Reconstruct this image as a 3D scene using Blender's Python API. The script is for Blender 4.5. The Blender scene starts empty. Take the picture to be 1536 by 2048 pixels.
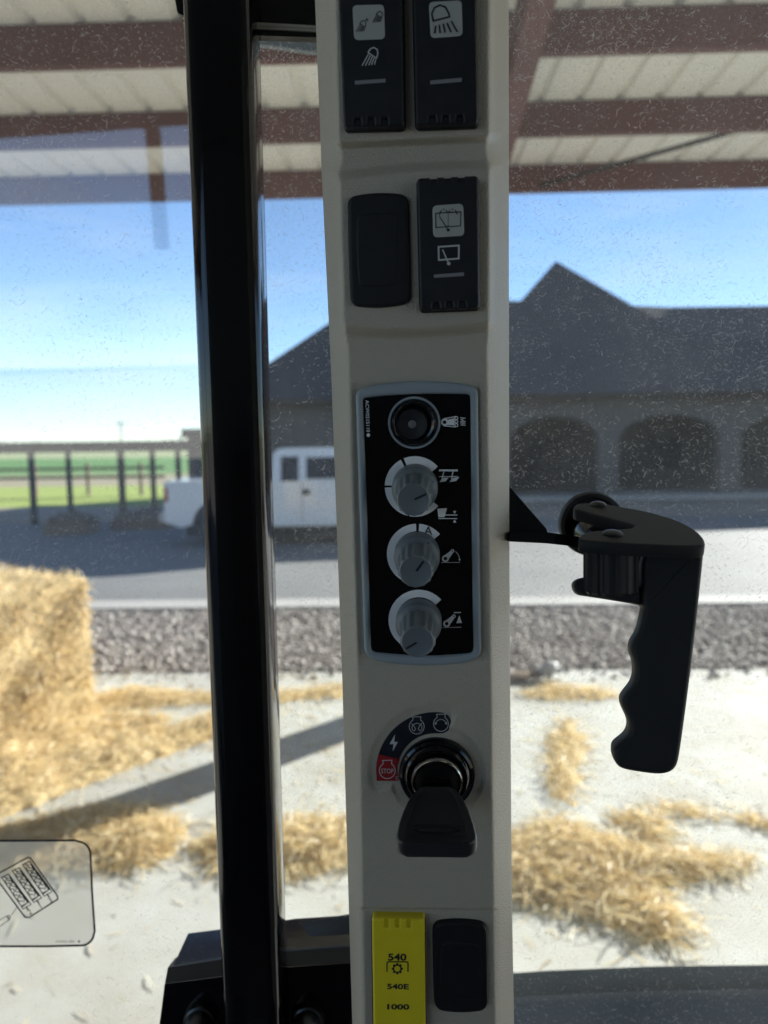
import bpy, bmesh, math, random
import numpy as np
from mathutils import Vector, Matrix
from math import sin, cos, tan, radians, pi, atan2, sqrt, hypot

random.seed(7); rng = np.random.default_rng(11)
scene = bpy.context.scene
COL = scene.collection

# ------------------------------------------------------------------ camera
F = 1500.0                                  # focal length in photo pixels (photo 1536 x 2048)
PITCH, ROLL = radians(5.3), radians(0.83)
CAM = Vector((0, 0, 2.2))
fwd = Vector((0, cos(PITCH), -sin(PITCH)))
up0 = Vector((0, sin(PITCH), cos(PITCH)))
rt0 = Vector((1, 0, 0))
right = rt0 * cos(ROLL) - up0 * sin(ROLL)
up = up0 * cos(ROLL) + rt0 * sin(ROLL)
cd = bpy.data.cameras.new("camera"); cam = bpy.data.objects.new("camera", cd); COL.objects.link(cam)
M = Matrix((right, up, -fwd)).transposed().to_4x4(); M.translation = CAM
cam.matrix_world = M
cd.sensor_fit = 'VERTICAL'; cd.sensor_height = 36.0; cd.lens = 36.0 * F / 2048
cd.clip_start = 0.02; cd.clip_end = 9000
cd.dof.use_dof = True; cd.dof.focus_distance = 0.315; cd.dof.aperture_fstop = 10.0; cd.dof.aperture_blades = 0
scene.camera = cam

# ------------------------------------------------------------------ sky, sun, exposure
SUN_AZ, SUN_EL = radians(46), radians(20.5)
world = bpy.data.worlds.new("World"); scene.world = world; world.use_nodes = True
wt = world.node_tree; wt.nodes.clear()
sky = wt.nodes.new("ShaderNodeTexSky"); sky.sky_type = 'NISHITA'; sky.sun_disc = False
sky.sun_elevation = SUN_EL; sky.sun_rotation = SUN_AZ; sky.altitude = 2600; sky.air_density = 0.95
sky.dust_density = 0.0; sky.ozone_density = 2.6
bg = wt.nodes.new("ShaderNodeBackground"); bg.inputs[1].default_value = 0.062
wo = wt.nodes.new("ShaderNodeOutputWorld")
# thin cirrus veil over the whole sky
tc = wt.nodes.new("ShaderNodeTexCoord"); mp = wt.nodes.new("ShaderNodeMapping")
mp.inputs['Scale'].default_value = (1.6, 1.6, 9.0)
nz = wt.nodes.new("ShaderNodeTexNoise"); nz.inputs['Scale'].default_value = 1.7; nz.inputs['Detail'].default_value = 7
nz.inputs['Roughness'].default_value = 0.6
rmp = wt.nodes.new("ShaderNodeValToRGB"); rmp.color_ramp.elements[0].position = 0.46; rmp.color_ramp.elements[1].position = 0.78
rmp.color_ramp.elements[1].color = (0.42, 0.42, 0.42, 1)
mx = wt.nodes.new("ShaderNodeMixRGB"); mx.inputs[2].default_value = (4.6, 5.0, 5.4, 1)
wt.links.new(tc.outputs['Generated'], mp.inputs['Vector']); wt.links.new(mp.outputs[0], nz.inputs['Vector'])
wt.links.new(nz.outputs['Fac'], rmp.inputs[0]); wt.links.new(rmp.outputs[0], mx.inputs[0])
wt.links.new(sky.outputs[0], mx.inputs[1]); wt.links.new(mx.outputs[0], bg.inputs[0]); wt.links.new(bg.outputs[0], wo.inputs[0])

sd = bpy.data.lights.new("sun", 'SUN'); sun = bpy.data.objects.new("sun", sd); COL.objects.link(sun)
sd.energy = 5.0; sd.angle = radians(0.55); sd.color = (1.0, 0.965, 0.90)
sdir = Vector((sin(SUN_AZ) * cos(SUN_EL), cos(SUN_AZ) * cos(SUN_EL), sin(SUN_EL)))
sun.rotation_euler = (-sdir).to_track_quat('-Z', 'Y').to_euler()
sun.location = (20, 20, 30)
scene.view_settings.view_transform = 'Standard'; scene.view_settings.look = 'None'
scene.view_settings.gamma = 1; scene.view_settings.use_curve_mapping = False
scene.view_settings.exposure = 1.8
scene.cycles.max_bounces = 10; scene.cycles.diffuse_bounces = 5; scene.cycles.transparent_max_bounces = 16
scene.cycles.sample_clamp_indirect = 6.0

# ------------------------------------------------------------------ projection helpers (design aids)
def ray(px, py): return right * ((px - 768) / F) - up * ((py - 1024) / F) + fwd
def P(px, py, z): return CAM + ray(px, py) * z
def G(px, py, zg=0.0):
    r = ray(px, py); return CAM + r * ((zg - CAM.z) / r.z)
def PY(px, py, y):
    r = ray(px, py); return CAM + r * (y / r.y)
SY = radians(-1.5)
def S(x, y, z=0.0): return Vector((x * cos(SY) - y * sin(SY), x * sin(SY) + y * cos(SY), z))

class Frame:
    """local frame: a to the right, b downwards, h out towards the operator"""
    def __init__(s, o, u, v, n): s.o, s.u, s.v, s.n = o, u, v, n
    def at(s, a, b, h=0.0): return s.o + s.u * a + s.v * b + s.n * h
    def hit(s, px, py, h=0.0):
        r = ray(px, py); t = (h - (CAM - s.o).dot(s.n)) / r.dot(s.n); return CAM + r * t
    def ab(s, px, py, h=0.0):
        d = s.hit(px, py, h) - s.o; return (d.dot(s.u), d.dot(s.v))

TH, PS, RO = radians(8.5), radians(4.4), radians(1.5)
def camvec(x, y, z): return right * x - up * y + fwd * z
def _rot(x, y, z):
    y, z = y * cos(TH) - z * sin(TH), y * sin(TH) + z * cos(TH)
    x, z = x * cos(PS) + z * sin(PS), -x * sin(PS) + z * cos(PS)
    x, y = x * cos(RO) + y * sin(RO), -x * sin(RO) + y * cos(RO)
    return camvec(x, y, z)
CF = Frame(P(845, 1024, 0.30), _rot(1, 0, 0), _rot(0, 1, 0), _rot(0, 0, -1))
def mpp(px, py, h=0.0):                      # metres per photo pixel on the console face
    return (CF.hit(px, py, h) - CAM).dot(fwd) / F
def tilted(fr, o, deg):                      # frame at o whose normal is tilted further downwards
    a = radians(deg)
    n = fr.n * cos(a) + fr.v * sin(a); v = fr.v * cos(a) - fr.n * sin(a)
    return Frame(o, fr.u, v, n)

# ------------------------------------------------------------------ mesh builder
ROOT = {}
class MB:
    def __init__(s): s.v, s.f, s.m = [], [], []
    def add(s, vs, fs, mi=0):
        o = len(s.v); s.v.extend([tuple(x) for x in vs]); s.f.extend([tuple(i + o for i in f) for f in fs]); s.m.extend([mi] * len(fs))
    def loft(s, rings, cap0=False, cap1=False, closed=True, mi=0):
        n = len(rings[0]); vs = [p for r in rings for p in r]; fs = []
        for k in range(len(rings) - 1):
            for i in range(n if closed else n - 1):
                j = (i + 1) % n
                fs.append((k * n + i, k * n + j, (k + 1) * n + j, (k + 1) * n + i))
        if cap0: fs.append(tuple(range(n - 1, -1, -1)))
        if cap1: b = (len(rings) - 1) * n; fs.append(tuple(b + i for i in range(n)))
        s.add(vs, fs, mi)
    def box(s, o, ax, ay, az, mi=0):         # o: corner, ax ay az: edge vectors
        c = [o + ax * i + ay * j + az * k for k in (0, 1) for j in (0, 1) for i in (0, 1)]
        s.add(c, [(0, 2, 3, 1), (4, 5, 7, 6), (0, 1, 5, 4), (2, 6, 7, 3), (0, 4, 6, 2), (1, 3, 7, 5)], mi)
    def bx(s, x0, x1, y0, y1, z0, z1, mi=0, T=None):
        c = [Vector((x, y, z)) for z in (z0, z1) for y in (y0, y1) for x in (x0, x1)]
        if T: c = [T(*p) for p in c]
        s.add(c, [(0, 2, 3, 1), (4, 5, 7, 6), (0, 1, 5, 4), (2, 6, 7, 3), (0, 4, 6, 2), (1, 3, 7, 5)], mi)
    def prism(s, pts, d, mi=0):              # polygon extruded along d
        s.loft([[p for p in pts], [p + d for p in pts]], True, True, True, mi)
    def lathe(s, fr, prof, seg=48, mi=0, cap0=False, cap1=True, wob=None):
        rings = []
        for r, h in prof:
            ring = []
            for i in range(seg):
                t = 2 * pi * i / seg; rr = r * (wob(t, h) if wob else 1)
                ring.append(fr.at(rr * sin(t), -rr * cos(t), h))
            rings.append(ring)
        s.loft(rings, cap0, cap1, True, mi)
    def tube(s, pts, r, seg=10, mi=0):
        rings = []
        for i, p in enumerate(pts):
            d = (pts[min(i + 1, len(pts) - 1)] - pts[max(i - 1, 0)]).normalized()
            a = d.orthogonal().normalized() if abs(d.z) > .95 else d.cross(Vector((0, 0, 1))).normalized()
            b = d.cross(a)
            rings.append([p + a * (r * cos(2 * pi * k / seg)) + b * (r * sin(2 * pi * k / seg)) for k in range(seg)])
        s.loft(rings, True, True, True, mi)
    def build(s, name, mats, parent=None, loc=None, smooth=35, recalc=True, **props):
        me = bpy.data.meshes.new(name)
        org = ROOT[parent.name] if parent is not None else (Vector(loc) if loc is not None else Vector((0, 0, 0)))
        me.from_pydata([tuple(Vector(p) - org) for p in s.v], [], s.f)
        for m in (mats if isinstance(mats, (list, tuple)) else [mats]): me.materials.append(m)
        if len(set(s.m)) > 1 or (s.m and s.m[0]):
            me.polygons.foreach_set('material_index', s.m)
        if recalc:
            bm = bmesh.new(); bm.from_mesh(me); bmesh.ops.recalc_face_normals(bm, faces=bm.faces); bm.to_mesh(me); bm.free()
        if smooth:
            me.polygons.foreach_set('use_smooth', [True] * len(me.polygons)); me.set_sharp_from_angle(angle=radians(smooth))
        o = bpy.data.objects.new(name, me); COL.objects.link(o)
        if parent is not None: o.parent = parent
        else: o.location = org
        ROOT[o.name] = org
        for k, v in props.items(): o[k] = v
        return o

def thing(name, label, cat, loc, group=None):
    o = bpy.data.objects.new(name, None); COL.objects.link(o); o.location = loc; o.empty_display_size = .05
    o['label'] = label; o['category'] = cat
    if group: o['group'] = group
    ROOT[o.name] = Vector(loc); return o

def crop(x0, y0, s):
    return lambda *pts: [(x0 + x / s, y0 + y / s) for x, y in pts]
def arc2(cx, cy, r, a0, a1, n=24, ry=None):  # degrees clockwise from up, pixel space
    return [(cx + r * sin(radians(a0 + (a1 - a0) * i / n)), cy - (ry or r) * cos(radians(a0 + (a1 - a0) * i / n))) for i in range(n + 1)]

def rline(pts, w, closed=False):
    """mitred outline strips of a polyline in 2-D: returns left and right point lists"""
    n = len(pts); L, R = [], []
    for i in range(n):
        p = Vector(pts[i])
        if closed: a, b = Vector(pts[i - 1]), Vector(pts[(i + 1) % n])
        else: a, b = Vector(pts[max(i - 1, 0)]), Vector(pts[min(i + 1, n - 1)])
        d1 = (p - a); d2 = (b - p)
        d1 = d1.normalized() if d1.length > 1e-9 else d2.normalized(); d2 = d2.normalized() if d2.length > 1e-9 else d1
        n1 = Vector((-d1.y, d1.x)); n2 = Vector((-d2.y, d2.x)); m = (n1 + n2)
        m = m.normalized() if m.length > 1e-6 else n1
        k = min(1 / max(m.dot(n1), .35), 1.85)
        L.append(p + m * (w * .5 * k)); R.append(p - m * (w * .5 * k))
    return L, R

class Print(MB):
    """flat print on a frame, in photo-pixel coordinates traced on its surface"""
    def __init__(s, fr, h, lift=1e-4): super().__init__(); s.fr, s.h, s.lift, s.k = fr, h, lift, 0
    def nh(s): s.k += 1; return s.h + s.lift + s.k * 1.2e-5
    def line(s, pts, w, closed=False, mi=0):
        h = s.nh(); L, R = rline(pts, w, closed); n = len(pts)
        vs = [s.fr.hit(p.x, p.y, h) for p in L] + [s.fr.hit(p.x, p.y, h) for p in R]
        fs = [(i, (i + 1) % n, n + (i + 1) % n, n + i) for i in range(n if closed else n - 1)]
        s.add(vs, fs, mi)
    def poly(s, pts, mi=0):
        h = s.nh(); s.add([s.fr.hit(x, y, h) for x, y in pts], [tuple(range(len(pts)))], mi)
    def disc(s, cx, cy, r, mi=0, n=20): s.poly(arc2(cx, cy, r, 0, 360 - 360 / n, n - 1), mi)
    def ring(s, cx, cy, r0, r1, a0, a1, mi=0, n=40):
        h = s.nh(); A = arc2(cx, cy, r0, a0, a1, n); B = arc2(cx, cy, r1, a0, a1, n)
        vs = [s.fr.hit(x, y, h) for x, y in A + B]
        s.add(vs, [(i, i + 1, n + 2 + i, n + 1 + i) for i in range(n)], mi)
    def text(s, body, cx, cy, height, rot=0, width=None, bold=0.0, mi=0):
        h = s.nh(); cu = bpy.data.curves.new('t', 'FONT'); cu.body = body; cu.align_x = 'CENTER'; cu.align_y = 'CENTER'
        cu.offset = bold; cu.fill_mode = 'FRONT'; cu.resolution_u = 3
        to = bpy.data.objects.new('t', cu); COL.objects.link(to)
        bpy.context.view_layer.update()
        me = to.evaluated_get(bpy.context.evaluated_depsgraph_get()).to_mesh()
        xs = [v.co.x for v in me.vertices]; ys = [v.co.y for v in me.vertices]
        k = height / (max(ys) - min(ys)); kx = (width / (max(xs) - min(xs))) if width else k
        mxx, myy = (max(xs) + min(xs)) / 2, (max(ys) + min(ys)) / 2; c, sn = cos(radians(rot)), sin(radians(rot))
        vs = []
        for v in me.vertices:
            x, y = (v.co.x - mxx) * kx, -(v.co.y - myy) * k
            vs.append(s.fr.hit(cx + x * c - y * sn, cy + x * sn + y * c, h))
        s.add(vs, [tuple(p.vertices) for p in me.polygons], mi)
        to.to_mesh_clear(); bpy.data.objects.remove(to); bpy.data.curves.remove(cu)
    def make(s, name, mats, parent, **kw): return s.build(name, mats, parent, smooth=0, recalc=False, **kw)

# ------------------------------------------------------------------ materials
def mat(name, col, rough=.5, metal=0, coat=0, spec=.5, bump=None, var=None, sheen=0, trans=0):
    """bump=(scale, strength, dist); var=(scale, amount, colour2)"""
    m = bpy.data.materials.new(name); m.use_nodes = True; t = m.node_tree; b = t.nodes['Principled BSDF']
    b.inputs['Base Color'].default_value = (*col, 1); b.inputs['Roughness'].default_value = rough
    b.inputs['Metallic'].default_value = metal; b.inputs['Coat Weight'].default_value = coat; b.inputs['Coat Roughness'].default_value = .06
    b.inputs['Specular IOR Level'].default_value = spec
    tc = t.nodes.new('ShaderNodeTexCoord')
    if var:
        n = t.nodes.new('ShaderNodeTexNoise'); n.inputs['Scale'].default_value = var[0]; n.inputs['Detail'].default_value = 6
        n.inputs['Roughness'].default_value = .62
        r = t.nodes.new('ShaderNodeValToRGB'); r.color_ramp.elements[0].position = .5 - var[1]; r.color_ramp.elements[1].position = .5 + var[1]
        r.color_ramp.elements[0].color = (*col, 1); r.color_ramp.elements[1].color = (*var[2], 1)
        t.links.new(tc.outputs['Object'], n.inputs['Vector']); t.links.new(n.outputs['Fac'], r.inputs[0]); t.links.new(r.outputs[0], b.inputs['Base Color'])
    if bump:
        n = t.nodes.new('ShaderNodeTexNoise'); n.inputs['Scale'].default_value = bump[0]; n.inputs['Detail'].default_value = 3
        bm = t.nodes.new('ShaderNodeBump'); bm.inputs['Strength'].default_value = bump[1]; bm.inputs['Distance'].default_value = bump[2]
        t.links.new(tc.outputs['Object'], n.inputs['Vector']); t.links.new(n.outputs['Fac'], bm.inputs['Height']); t.links.new(bm.outputs[0], b.inputs['Normal'])
    return m

m_trim = mat('taupe_plastic', (.415, .385, .325), .40, spec=.6, bump=(1300, .8, .0006), var=(60, .3, (.435, .395, .32)))
m_black = mat('black_plastic', (.007, .008, .011), .45, spec=.35, bump=(2200, .25, .0002), var=(90, .3, (.017, .018, .021)))
m_blank = mat('satin_black_plastic', (.007, .0078, .010), .5, spec=.35, bump=(2600, .3, .0002))
m_groove = mat('groove_black', (.004, .004, .005), .7)
m_paint = mat('gloss_black_paint', (.003, .0034, .0045), .08, coat=.1, spec=.4, bump=(70, .12, .0005))
m_handle = mat('handle_black_plastic', (.013, .014, .016), .55, spec=.35, bump=(1800, .3, .0003))
m_gloss = mat('gloss_black_film', (.003, .003, .004), .09, bump=(900, .14, .0003))
m_bezel = mat('blue_grey_plastic', (.27, .32, .36), .45, bump=(1800, .2, .0002))
m_knob = mat('grey_knob_plastic', (.135, .165, .185), .42, bump=(1800, .15, .0002))
m_white = mat('white_print', (.78, .80, .83), .5)
m_iconw = mat('pale_print', (.50, .53, .55), .5)
m_iconp = mat('icon_window_plastic', (.36, .385, .36), .4)
m_inkd = mat('dark_ink', (.008, .009, .018), .5)
m_bar = mat('indicator_lens', (.20, .21, .23), .35)
m_yel = mat('yellow_plastic', (.76, .63, .02), .42, bump=(1800, .15, .0002), var=(120, .3, (.71, .58, .02)))
m_red = mat('red_label', (.30, .012, .016), .4)
m_label = mat('black_label', (.010, .012, .020), .35)
m_chrome = mat('chrome', (.62, .60, .55), .14, metal=1)
m_dchrome = mat('dark_zinc', (.10, .10, .10), .28, metal=1)
m_rubber = mat('key_rubber', (.018, .019, .022), .36, bump=(1500, .2, .0002))
m_seal = mat('rubber_seal', (.02, .021, .02), .55)
m_strip = mat('pale_seal', (.36, .33, .27), .6)
m_bolt = mat('bolt_zinc', (.05, .055, .06), .3, metal=.9)
m_fender = mat('fender_plastic', (.125, .148, .17), .6, bump=(300, .3, .0006), var=(9, .3, (.15, .175, .20)))
m_greyp = mat('roof_edge_grey', (.17, .20, .22), .5)

m_conc = mat('concrete', (.452, .462, .438), .85, bump=(40, .3, .004), var=(1.4, .17, (.35, .34, .295)))
m_apron = mat('kerb_concrete', (.40, .39, .37), .85, bump=(60, .3, .004), var=(2, .3, (.33, .32, .30)))
m_joint = mat('joint_dirt', (.20, .18, .15), .9)
m_road = mat('asphalt', (.185, .187, .183), .8, bump=(90, .5, .004), var=(.35, .16, (.135, .136, .134)))
m_yard = mat('yard_dirt', (.33, .275, .22), .9, bump=(20, .5, .01), var=(.35, .25, (.25, .20, .15)))
m_gbase = mat('gravel_bed', (.20, .17, .15), .95, bump=(70, .8, .01), var=(9, .2, (.30, .27, .24)))
m_st1 = mat('stone_grey', (.32, .285, .255), .85); m_st2 = mat('stone_dark', (.16, .13, .115), .85); m_st3 = mat('stone_pale', (.52, .49, .45), .85)
m_tan = mat('dry_track', (.30, .24, .16), .9, var=(.3, .3, (.24, .22, .12)))
m_grass = mat('rough_grass', (.22, .31, .035), .9, var=(.25, .25, (.30, .34, .06)))
m_crop = mat('green_crop', (.055, .17, .02), .9, var=(.05, .25, (.09, .21, .035)))
m_pale = mat('pale_field', (.22, .24, .10), .9, var=(.02, .3, (.16, .21, .07)))
m_tree = mat('far_foliage', (.045, .07, .04), .9, var=(.2, .3, (.07, .10, .05)))
m_straw = mat('straw', (.71, .555, .28), .6); m_straw2 = mat('straw_pale', (.84, .74, .49), .5); m_straw3 = mat('straw_dark', (.38, .26, .115), .8)
m_strawb = mat('straw_mass', (.54, .40, .19), .85, bump=(90, .8, .02), var=(14, .22, (.68, .53, .28)))
m_sheet = mat('cream_roof_sheet', (.82, .825, .785), .55, var=(.7, .3, (.75, .745, .685)))
m_steel = mat('red_oxide_steel', (.125, .046, .040), .6, var=(3, .3, (.09, .037, .033)))
m_shing = mat('dark_shingles', (.045, .047, .055), .85, bump=(25, .4, .02), var=(1.2, .3, (.06, .062, .07)))
m_stucco = mat('brown_stone', (.145, .135, .125), .9, bump=(30, .4, .01), var=(3.5, .25, (.10, .093, .086)))
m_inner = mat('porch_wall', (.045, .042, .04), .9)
m_wood = mat('dark_timber', (.045, .036, .03), .8, var=(5, .3, (.07, .055, .043)))
m_wood2 = mat('brown_timber', (.13, .085, .055), .8, var=(5, .3, (.17, .115, .075)))
m_car = mat('white_car_paint', (.80, .81, .82), .3, coat=.8)
m_cglass = mat('tinted_window', (.012, .015, .018), .08); m_hglass = mat('porch_pane', (.015, .016, .018), .4, spec=.15)
m_tyre = mat('tyre_rubber', (.018, .018, .018), .8); m_rim = mat('wheel_steel', (.35, .35, .36), .35, metal=.8)
m_tail = mat('tail_lens', (.42, .02, .02), .25); m_under = mat('underbody_black', (.02, .02, .02), .7)
m_dirt = mat('brown_earth', (.16, .115, .075), .95, bump=(15, .6, .03), var=(2, .25, (.22, .16, .10)))
m_bag = mat('grey_sacking', (.40, .40, .41), .6)
m_fibre = None

def straw_translucent(m, amt):
    t = m.node_tree; b = t.nodes['Principled BSDF']; out = t.nodes['Material Output']
    tr = t.nodes.new('ShaderNodeBsdfTranslucent'); tr.inputs[0].default_value = b.inputs['Base Color'].default_value
    mxs = t.nodes.new('ShaderNodeMixShader'); mxs.inputs[0].default_value = amt
    t.links.new(b.outputs[0], mxs.inputs[1]); t.links.new(tr.outputs[0], mxs.inputs[2]); t.links.new(mxs.outputs[0], out.inputs[0])
for m in (m_straw, m_straw2, m_straw3): straw_translucent(m, .35)

def glass_mat(name, dust, tint, ior):
    m = bpy.data.materials.new(name); m.use_nodes = True; t = m.node_tree; t.nodes.clear()
    out = t.nodes.new('ShaderNodeOutputMaterial'); tr = t.nodes.new('ShaderNodeBsdfTransparent'); tr.inputs[0].default_value = (*tint, 1)
    df = t.nodes.new('ShaderNodeBsdfDiffuse'); df.inputs[0].default_value = (.82, .82, .83, 1)
    tl = t.nodes.new('ShaderNodeBsdfTranslucent'); tl.inputs[0].default_value = (.82, .82, .83, 1)
    dm = t.nodes.new('ShaderNodeMixShader'); dm.inputs[0].default_value = .6
    t.links.new(df.outputs[0], dm.inputs[1]); t.links.new(tl.outputs[0], dm.inputs[2])
    tcn = t.nodes.new('ShaderNodeTexCoord')
    n1 = t.nodes.new('ShaderNodeTexNoise'); n1.inputs['Scale'].default_value = 900; n1.inputs['Detail'].default_value = 4; n1.inputs['Roughness'].default_value = .8
    n2 = t.nodes.new('ShaderNodeTexNoise'); n2.inputs['Scale'].default_value = 9; n2.inputs['Detail'].default_value = 4
    r1 = t.nodes.new('ShaderNodeMapRange'); r1.inputs[1].default_value = .42; r1.inputs[2].default_value = .75; r1.inputs[3].default_value = .3; r1.inputs[4].default_value = 3.4
    r2 = t.nodes.new('ShaderNodeMapRange'); r2.inputs[1].default_value = .3; r2.inputs[2].default_value = .7; r2.inputs[3].default_value = dust * .35; r2.inputs[4].default_value = dust * 1.7
    mu = t.nodes.new('ShaderNodeMath'); mu.operation = 'MULTIPLY'
    for n in (n1, n2): t.links.new(tcn.outputs['Object'], n.inputs['Vector'])
    t.links.new(n1.outputs['Fac'], r1.inputs[0]); t.links.new(n2.outputs['Fac'], r2.inputs[0])
    t.links.new(r1.outputs[0], mu.inputs[0]); t.links.new(r2.outputs[0], mu.inputs[1])
    m1 = t.nodes.new('ShaderNodeMixShader'); t.links.new(mu.outputs[0], m1.inputs[0]); t.links.new(tr.outputs[0], m1.inputs[1]); t.links.new(dm.outputs[0], m1.inputs[2])
    gl = t.nodes.new('ShaderNodeBsdfGlossy'); gl.inputs['Roughness'].default_value = 0.0; gl.inputs[0].default_value = (1, 1, 1, 1)
    fr = t.nodes.new('ShaderNodeFresnel'); fr.inputs[0].default_value = 1.45
    # a thin pane reflects alike on both faces, so the index is inverted on back faces
    geo = t.nodes.new('ShaderNodeNewGeometry'); im = t.nodes.new('ShaderNodeMapRange')
    im.inputs[3].default_value = ior; im.inputs[4].default_value = 1 / ior
    t.links.new(geo.outputs['Backfacing'], im.inputs[0]); t.links.new(im.outputs[0], fr.inputs[0])
    m2 = t.nodes.new('ShaderNodeMixShader'); t.links.new(fr.outputs[0], m2.inputs[0])
    t.links.new(m1.outputs[0], m2.inputs[1]); t.links.new(gl.outputs[0], m2.inputs[2]); t.links.new(m2.outputs[0], out.inputs[0])
    return m
m_glass = glass_mat('dusty_glass', .050, (.965, .985, .98), 1.45)
m_glassL = glass_mat('coated_dusty_glass', .026, (.97, .985, .985), 1.85)
m_fib = bpy.data.materials.new('dust_fibre'); m_fib.use_nodes = True
_t = m_fib.node_tree; _t.nodes.clear(); _o = _t.nodes.new('ShaderNodeOutputMaterial')
_d = _t.nodes.new('ShaderNodeBsdfDiffuse'); _d.inputs[0].default_value = (.85, .84, .82, 1)
_tl = _t.nodes.new('ShaderNodeBsdfTranslucent'); _tl.inputs[0].default_value = (.9, .89, .87, 1)
_m = _t.nodes.new('ShaderNodeMixShader'); _m.inputs[0].default_value = .6
_t.links.new(_d.outputs[0], _m.inputs[1]); _t.links.new(_tl.outputs[0], _m.inputs[2])
_tp = _t.nodes.new('ShaderNodeBsdfTransparent'); _m3 = _t.nodes.new('ShaderNodeMixShader'); _m3.inputs[0].default_value = .65
_t.links.new(_tp.outputs[0], _m3.inputs[1]); _t.links.new(_m.outputs[0], _m3.inputs[2]); _t.links.new(_m3.outputs[0], _o.inputs[0])

# ------------------------------------------------------------------ fast bulk geometry
def bulk(name, V, Fq, mats, mi=None, parent=None, loc=(0, 0, 0), smooth=False, **props):
    me = bpy.data.meshes.new(name); V = np.asarray(V, dtype=np.float32).reshape(-1, 3); Fq = np.asarray(Fq, dtype=np.int32)
    org = ROOT[parent.name] if parent is not None else Vector(loc)
    V = V - np.array(tuple(org), dtype=np.float32)
    nf, k = Fq.shape
    me.vertices.add(len(V)); me.vertices.foreach_set('co', V.ravel()); me.loops.add(nf * k); me.loops.foreach_set('vertex_index', Fq.ravel())
    me.polygons.add(nf); me.polygons.foreach_set('loop_start', np.arange(nf, dtype=np.int32) * k)
    for m in (mats if isinstance(mats, (list, tuple)) else [mats]): me.materials.append(m)
    if mi is not None: me.polygons.foreach_set('material_index', np.asarray(mi, dtype=np.int32))
    if smooth: me.polygons.foreach_set('use_smooth', np.ones(nf, dtype=bool))
    me.update(calc_edges=True); me.validate()
    o = bpy.data.objects.new(name, me); COL.objects.link(o)
    if parent is not None: o.parent = parent
    else: o.location = org
    ROOT[o.name] = Vector(org)
    for kk, v in props.items(): o[kk] = v
    return o

def strand_arrays(base, dirs, length, width, droop=.25):
    """two-segment bent straw blades; base, dirs (n,3); returns V, F"""
    n = len(base); dirs = dirs / np.linalg.norm(dirs, axis=1, keepdims=True)
    side = np.cross(dirs, rng.normal(size=(n, 3))); side /= np.linalg.norm(side, axis=1, keepdims=True) + 1e-9
    L = length[:, None]; w = width[:, None] * side * .5
    mid = base + dirs * L * .5; end = base + dirs * L; end[:, 2] -= (L[:, 0] * droop)
    mid += side * L * rng.uniform(-.08, .08, (n, 1))
    V = np.stack([base - w, base + w, mid - w, mid + w, end - w * .6, end + w * .6], 1).reshape(-1, 3)
    o = (np.arange(n) * 6)[:, None]
    Fq = np.concatenate([o + np.array([[0, 1, 3, 2]]), o + np.array([[2, 3, 5, 4]])], 1).reshape(-1, 4)
    return V, Fq

def ribbed(name): pass

# ================================================================== SETTING
# ground sheets, 4 mm apart where they lie on each other
def sheet(name, mat_, pts, z, **kw):
    b = MB(); b.add([Vector((p[0], p[1], z)) for p in pts], [tuple(range(len(pts)))])
    return b.build(name, mat_, smooth=0, kind='structure', **kw)
def rect(x0, x1, y0, y1): return [S(x0, y0), S(x1, y0), S(x1, y1), S(x0, y1)]
sheet('terrain', m_pale, rect(-4000, 4000, -300, 6000), -.03)
sheet('crop_field', m_crop, rect(-400, 60, 62, 150), -.022)
sheet('dirt_track', m_tan, rect(-300, 60, 42, 55), -.018)
sheet('rough_grass', m_grass, rect(-120, 10, 27.4, 42), -.018)
sheet('rear_reflect_sheet', mat('pale_reflect_sheet', (.50, .48, .43), .9, var=(.3, .3, (.44, .42, .37))), rect(-90, 90, -240, -9.2), -.006)  # unseen pale sheet, added to soften the horizon edge mirrored in the left pane
sheet('yard', m_yard, rect(-60, 60, -40, 27.4), -.014)
ROAD_NEAR, KERB, SLAB = 10.25, 9.75, 7.05
sheet('road', m_road, rect(-60, 60, ROAD_NEAR, 21.5), -.008)
b = MB(); b.bx(-60, 60, KERB, ROAD_NEAR, -.2, .05, T=S); b.build('kerb', m_apron, smooth=0, kind='structure')
# concrete pad in cast bays with recessed joints
pad_o = sheet('concrete_pad', m_joint, rect(-14, 14, -9, SLAB - .01), -.010)
xs = [-14, -8.9, -4.1, .35, 4.9, 9.6, 14]; ys = [-9, -4.4, .3, 4.15, SLAB]
for i in range(len(xs) - 1):
    for j in range(len(ys) - 1):
        b = MB(); b.bx(xs[i] + .006, xs[i + 1] - .006, ys[j] + .006, ys[j + 1] - (.006 if j < 3 else 0), -.2, 0, T=S)
        b.build('slab', m_conc, pad_o, smooth=0)
sheet('gravel_bed', m_gbase, rect(-60, 60, SLAB, KERB), -.006)

# gravel stones
ico = bmesh.new(); bmesh.ops.create_icosphere(ico, subdivisions=1, radius=1)
IV = np.array([v.co for v in ico.verts]); IF = np.array([[v.index for v in f.verts] for f in ico.faces]); ico.free()
n = 20000
gx = rng.uniform(-5.2, 6.5, n); gy = rng.uniform(SLAB + .03, KERB - .02, n); gy[:260] = SLAB - np.abs(rng.normal(0, .16, 260)); gy[260:420] = KERB + np.abs(rng.normal(0, .2, 160))
sz = rng.gamma(4, .0036, n) + .009
V = IV[None] * rng.uniform(.75, 1.25, (n, len(IV), 1)) * sz[:, None, None] * np.array([1, 1, .62])
a = rng.uniform(0, 6.28, n); ca, sa = np.cos(a)[:, None], np.sin(a)[:, None]
V = np.stack([V[..., 0] * ca - V[..., 1] * sa, V[..., 0] * sa + V[..., 1] * ca, V[..., 2]], -1)
cx, cy = gx * cos(SY) - gy * sin(SY), gx * sin(SY) + gy * cos(SY)
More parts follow.
